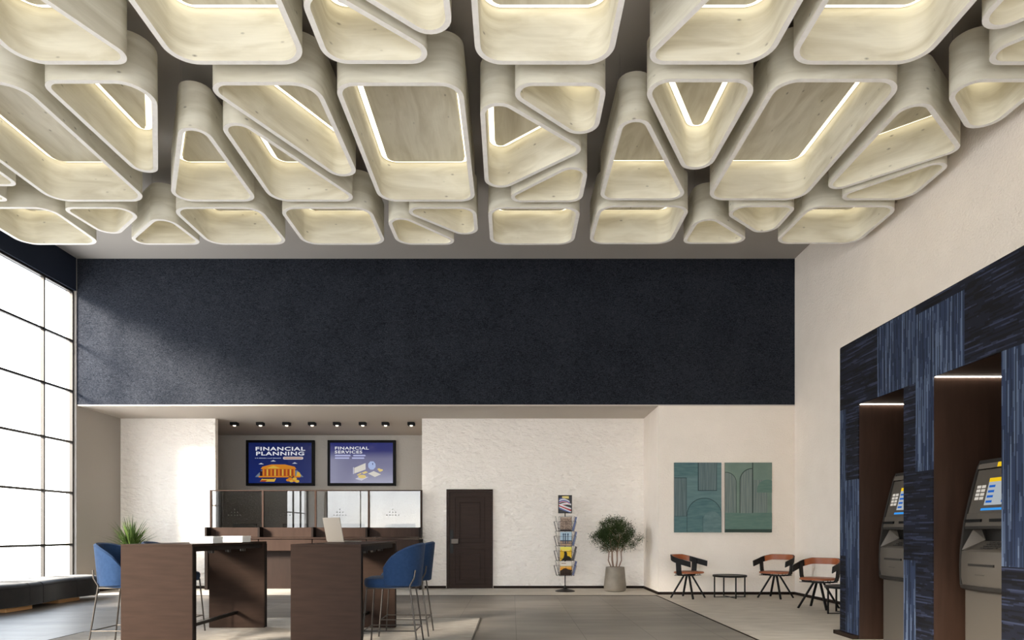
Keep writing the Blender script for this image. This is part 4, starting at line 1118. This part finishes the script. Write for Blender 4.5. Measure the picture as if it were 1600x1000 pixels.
    for i in range(2):
        for j in range(4): q(b, -.235 + i * .06, -.185 + i * .06, 1.48 + j * .034, 1.505 + j * .034, 0, .004)
    b.build('side_key', M['scr_w'], t)
    b = MB(); q(b, -.12, .22, 1.385, 1.405, 0, .006); b.build('notice_strip', M['scr_c'], t)
    b = MB(); q(b, -.02, .25, 1.757, 1.797, 0, .022); b.build('header_sign', M['scr_y'], t)
    return t
a1 = atm((4.0, 5.80, 0), 'grey cash machine in the nearer niche of the blue wall')
a2 = copy_tree(a1); a2.location = (4.0, 7.14, 0); a2['label'] = 'grey cash machine in the farther niche of the blue wall'

# ------------------------------------------------------------------ light
W = bpy.data.worlds.new('sky'); SC.world = W; W.use_nodes = True; nt = W.node_tree; nt.nodes.clear()
o = nt.nodes.new('ShaderNodeOutputWorld'); bg = nt.nodes.new('ShaderNodeBackground'); tc = nt.nodes.new('ShaderNodeTexCoord')
sp = nt.nodes.new('ShaderNodeSeparateXYZ'); rp = nt.nodes.new('ShaderNodeValToRGB')
e = rp.color_ramp.elements; e[0].position = .0; e[0].color = (.62, .61, .60, 1); e[1].position = 1; e[1].color = (.55, .72, 1, 1)
x = e.new(.49); x.color = (.75, .74, .72, 1); x = e.new(.52); x.color = (1, .99, .97, 1); x = e.new(.72); x.color = (.80, .90, 1, 1)
mr = nt.nodes.new('ShaderNodeMapRange'); mr.inputs[1].default_value = -1; mr.inputs[2].default_value = 1
nt.links.new(tc.outputs['Generated'], sp.inputs[0]); nt.links.new(sp.outputs[2], mr.inputs[0]); nt.links.new(mr.outputs[0], rp.inputs[0])
nt.links.new(rp.outputs[0], bg.inputs[0]); nt.links.new(bg.outputs[0], o.inputs[0]); bg.inputs[1].default_value = 8.2
sl = bpy.data.lights.new('sun', 'SUN'); sl.energy = 22; sl.angle = R(13); sl.color = (1, .88, .72)
so = bpy.data.objects.new('sun', sl); COL.objects.link(so); so.location = (-15, -6, 10)
so.rotation_euler = Vector((1, 1, -.55)).to_track_quat('-Z', 'Y').to_euler()

# ------------------------------------------------------------------ camera
cd = bpy.data.cameras.new('camera'); cd.lens = 24; cd.sensor_width = 36; cd.shift_y = .2069; cd.clip_end = 200
co = bpy.data.objects.new('camera', cd); COL.objects.link(co); co.location = (0, 0, 1.2); co.rotation_euler = (PI / 2, 0, 0)
SC.camera = co
vs = SC.view_settings; vs.view_transform = 'Standard'; vs.look = 'None'; vs.gamma = 1; vs.exposure = .12; vs.use_curve_mapping = False
SC.cycles.max_bounces = 10; SC.cycles.diffuse_bounces = 6; SC.cycles.transparent_max_bounces = 12
SC.cycles.use_denoising = True
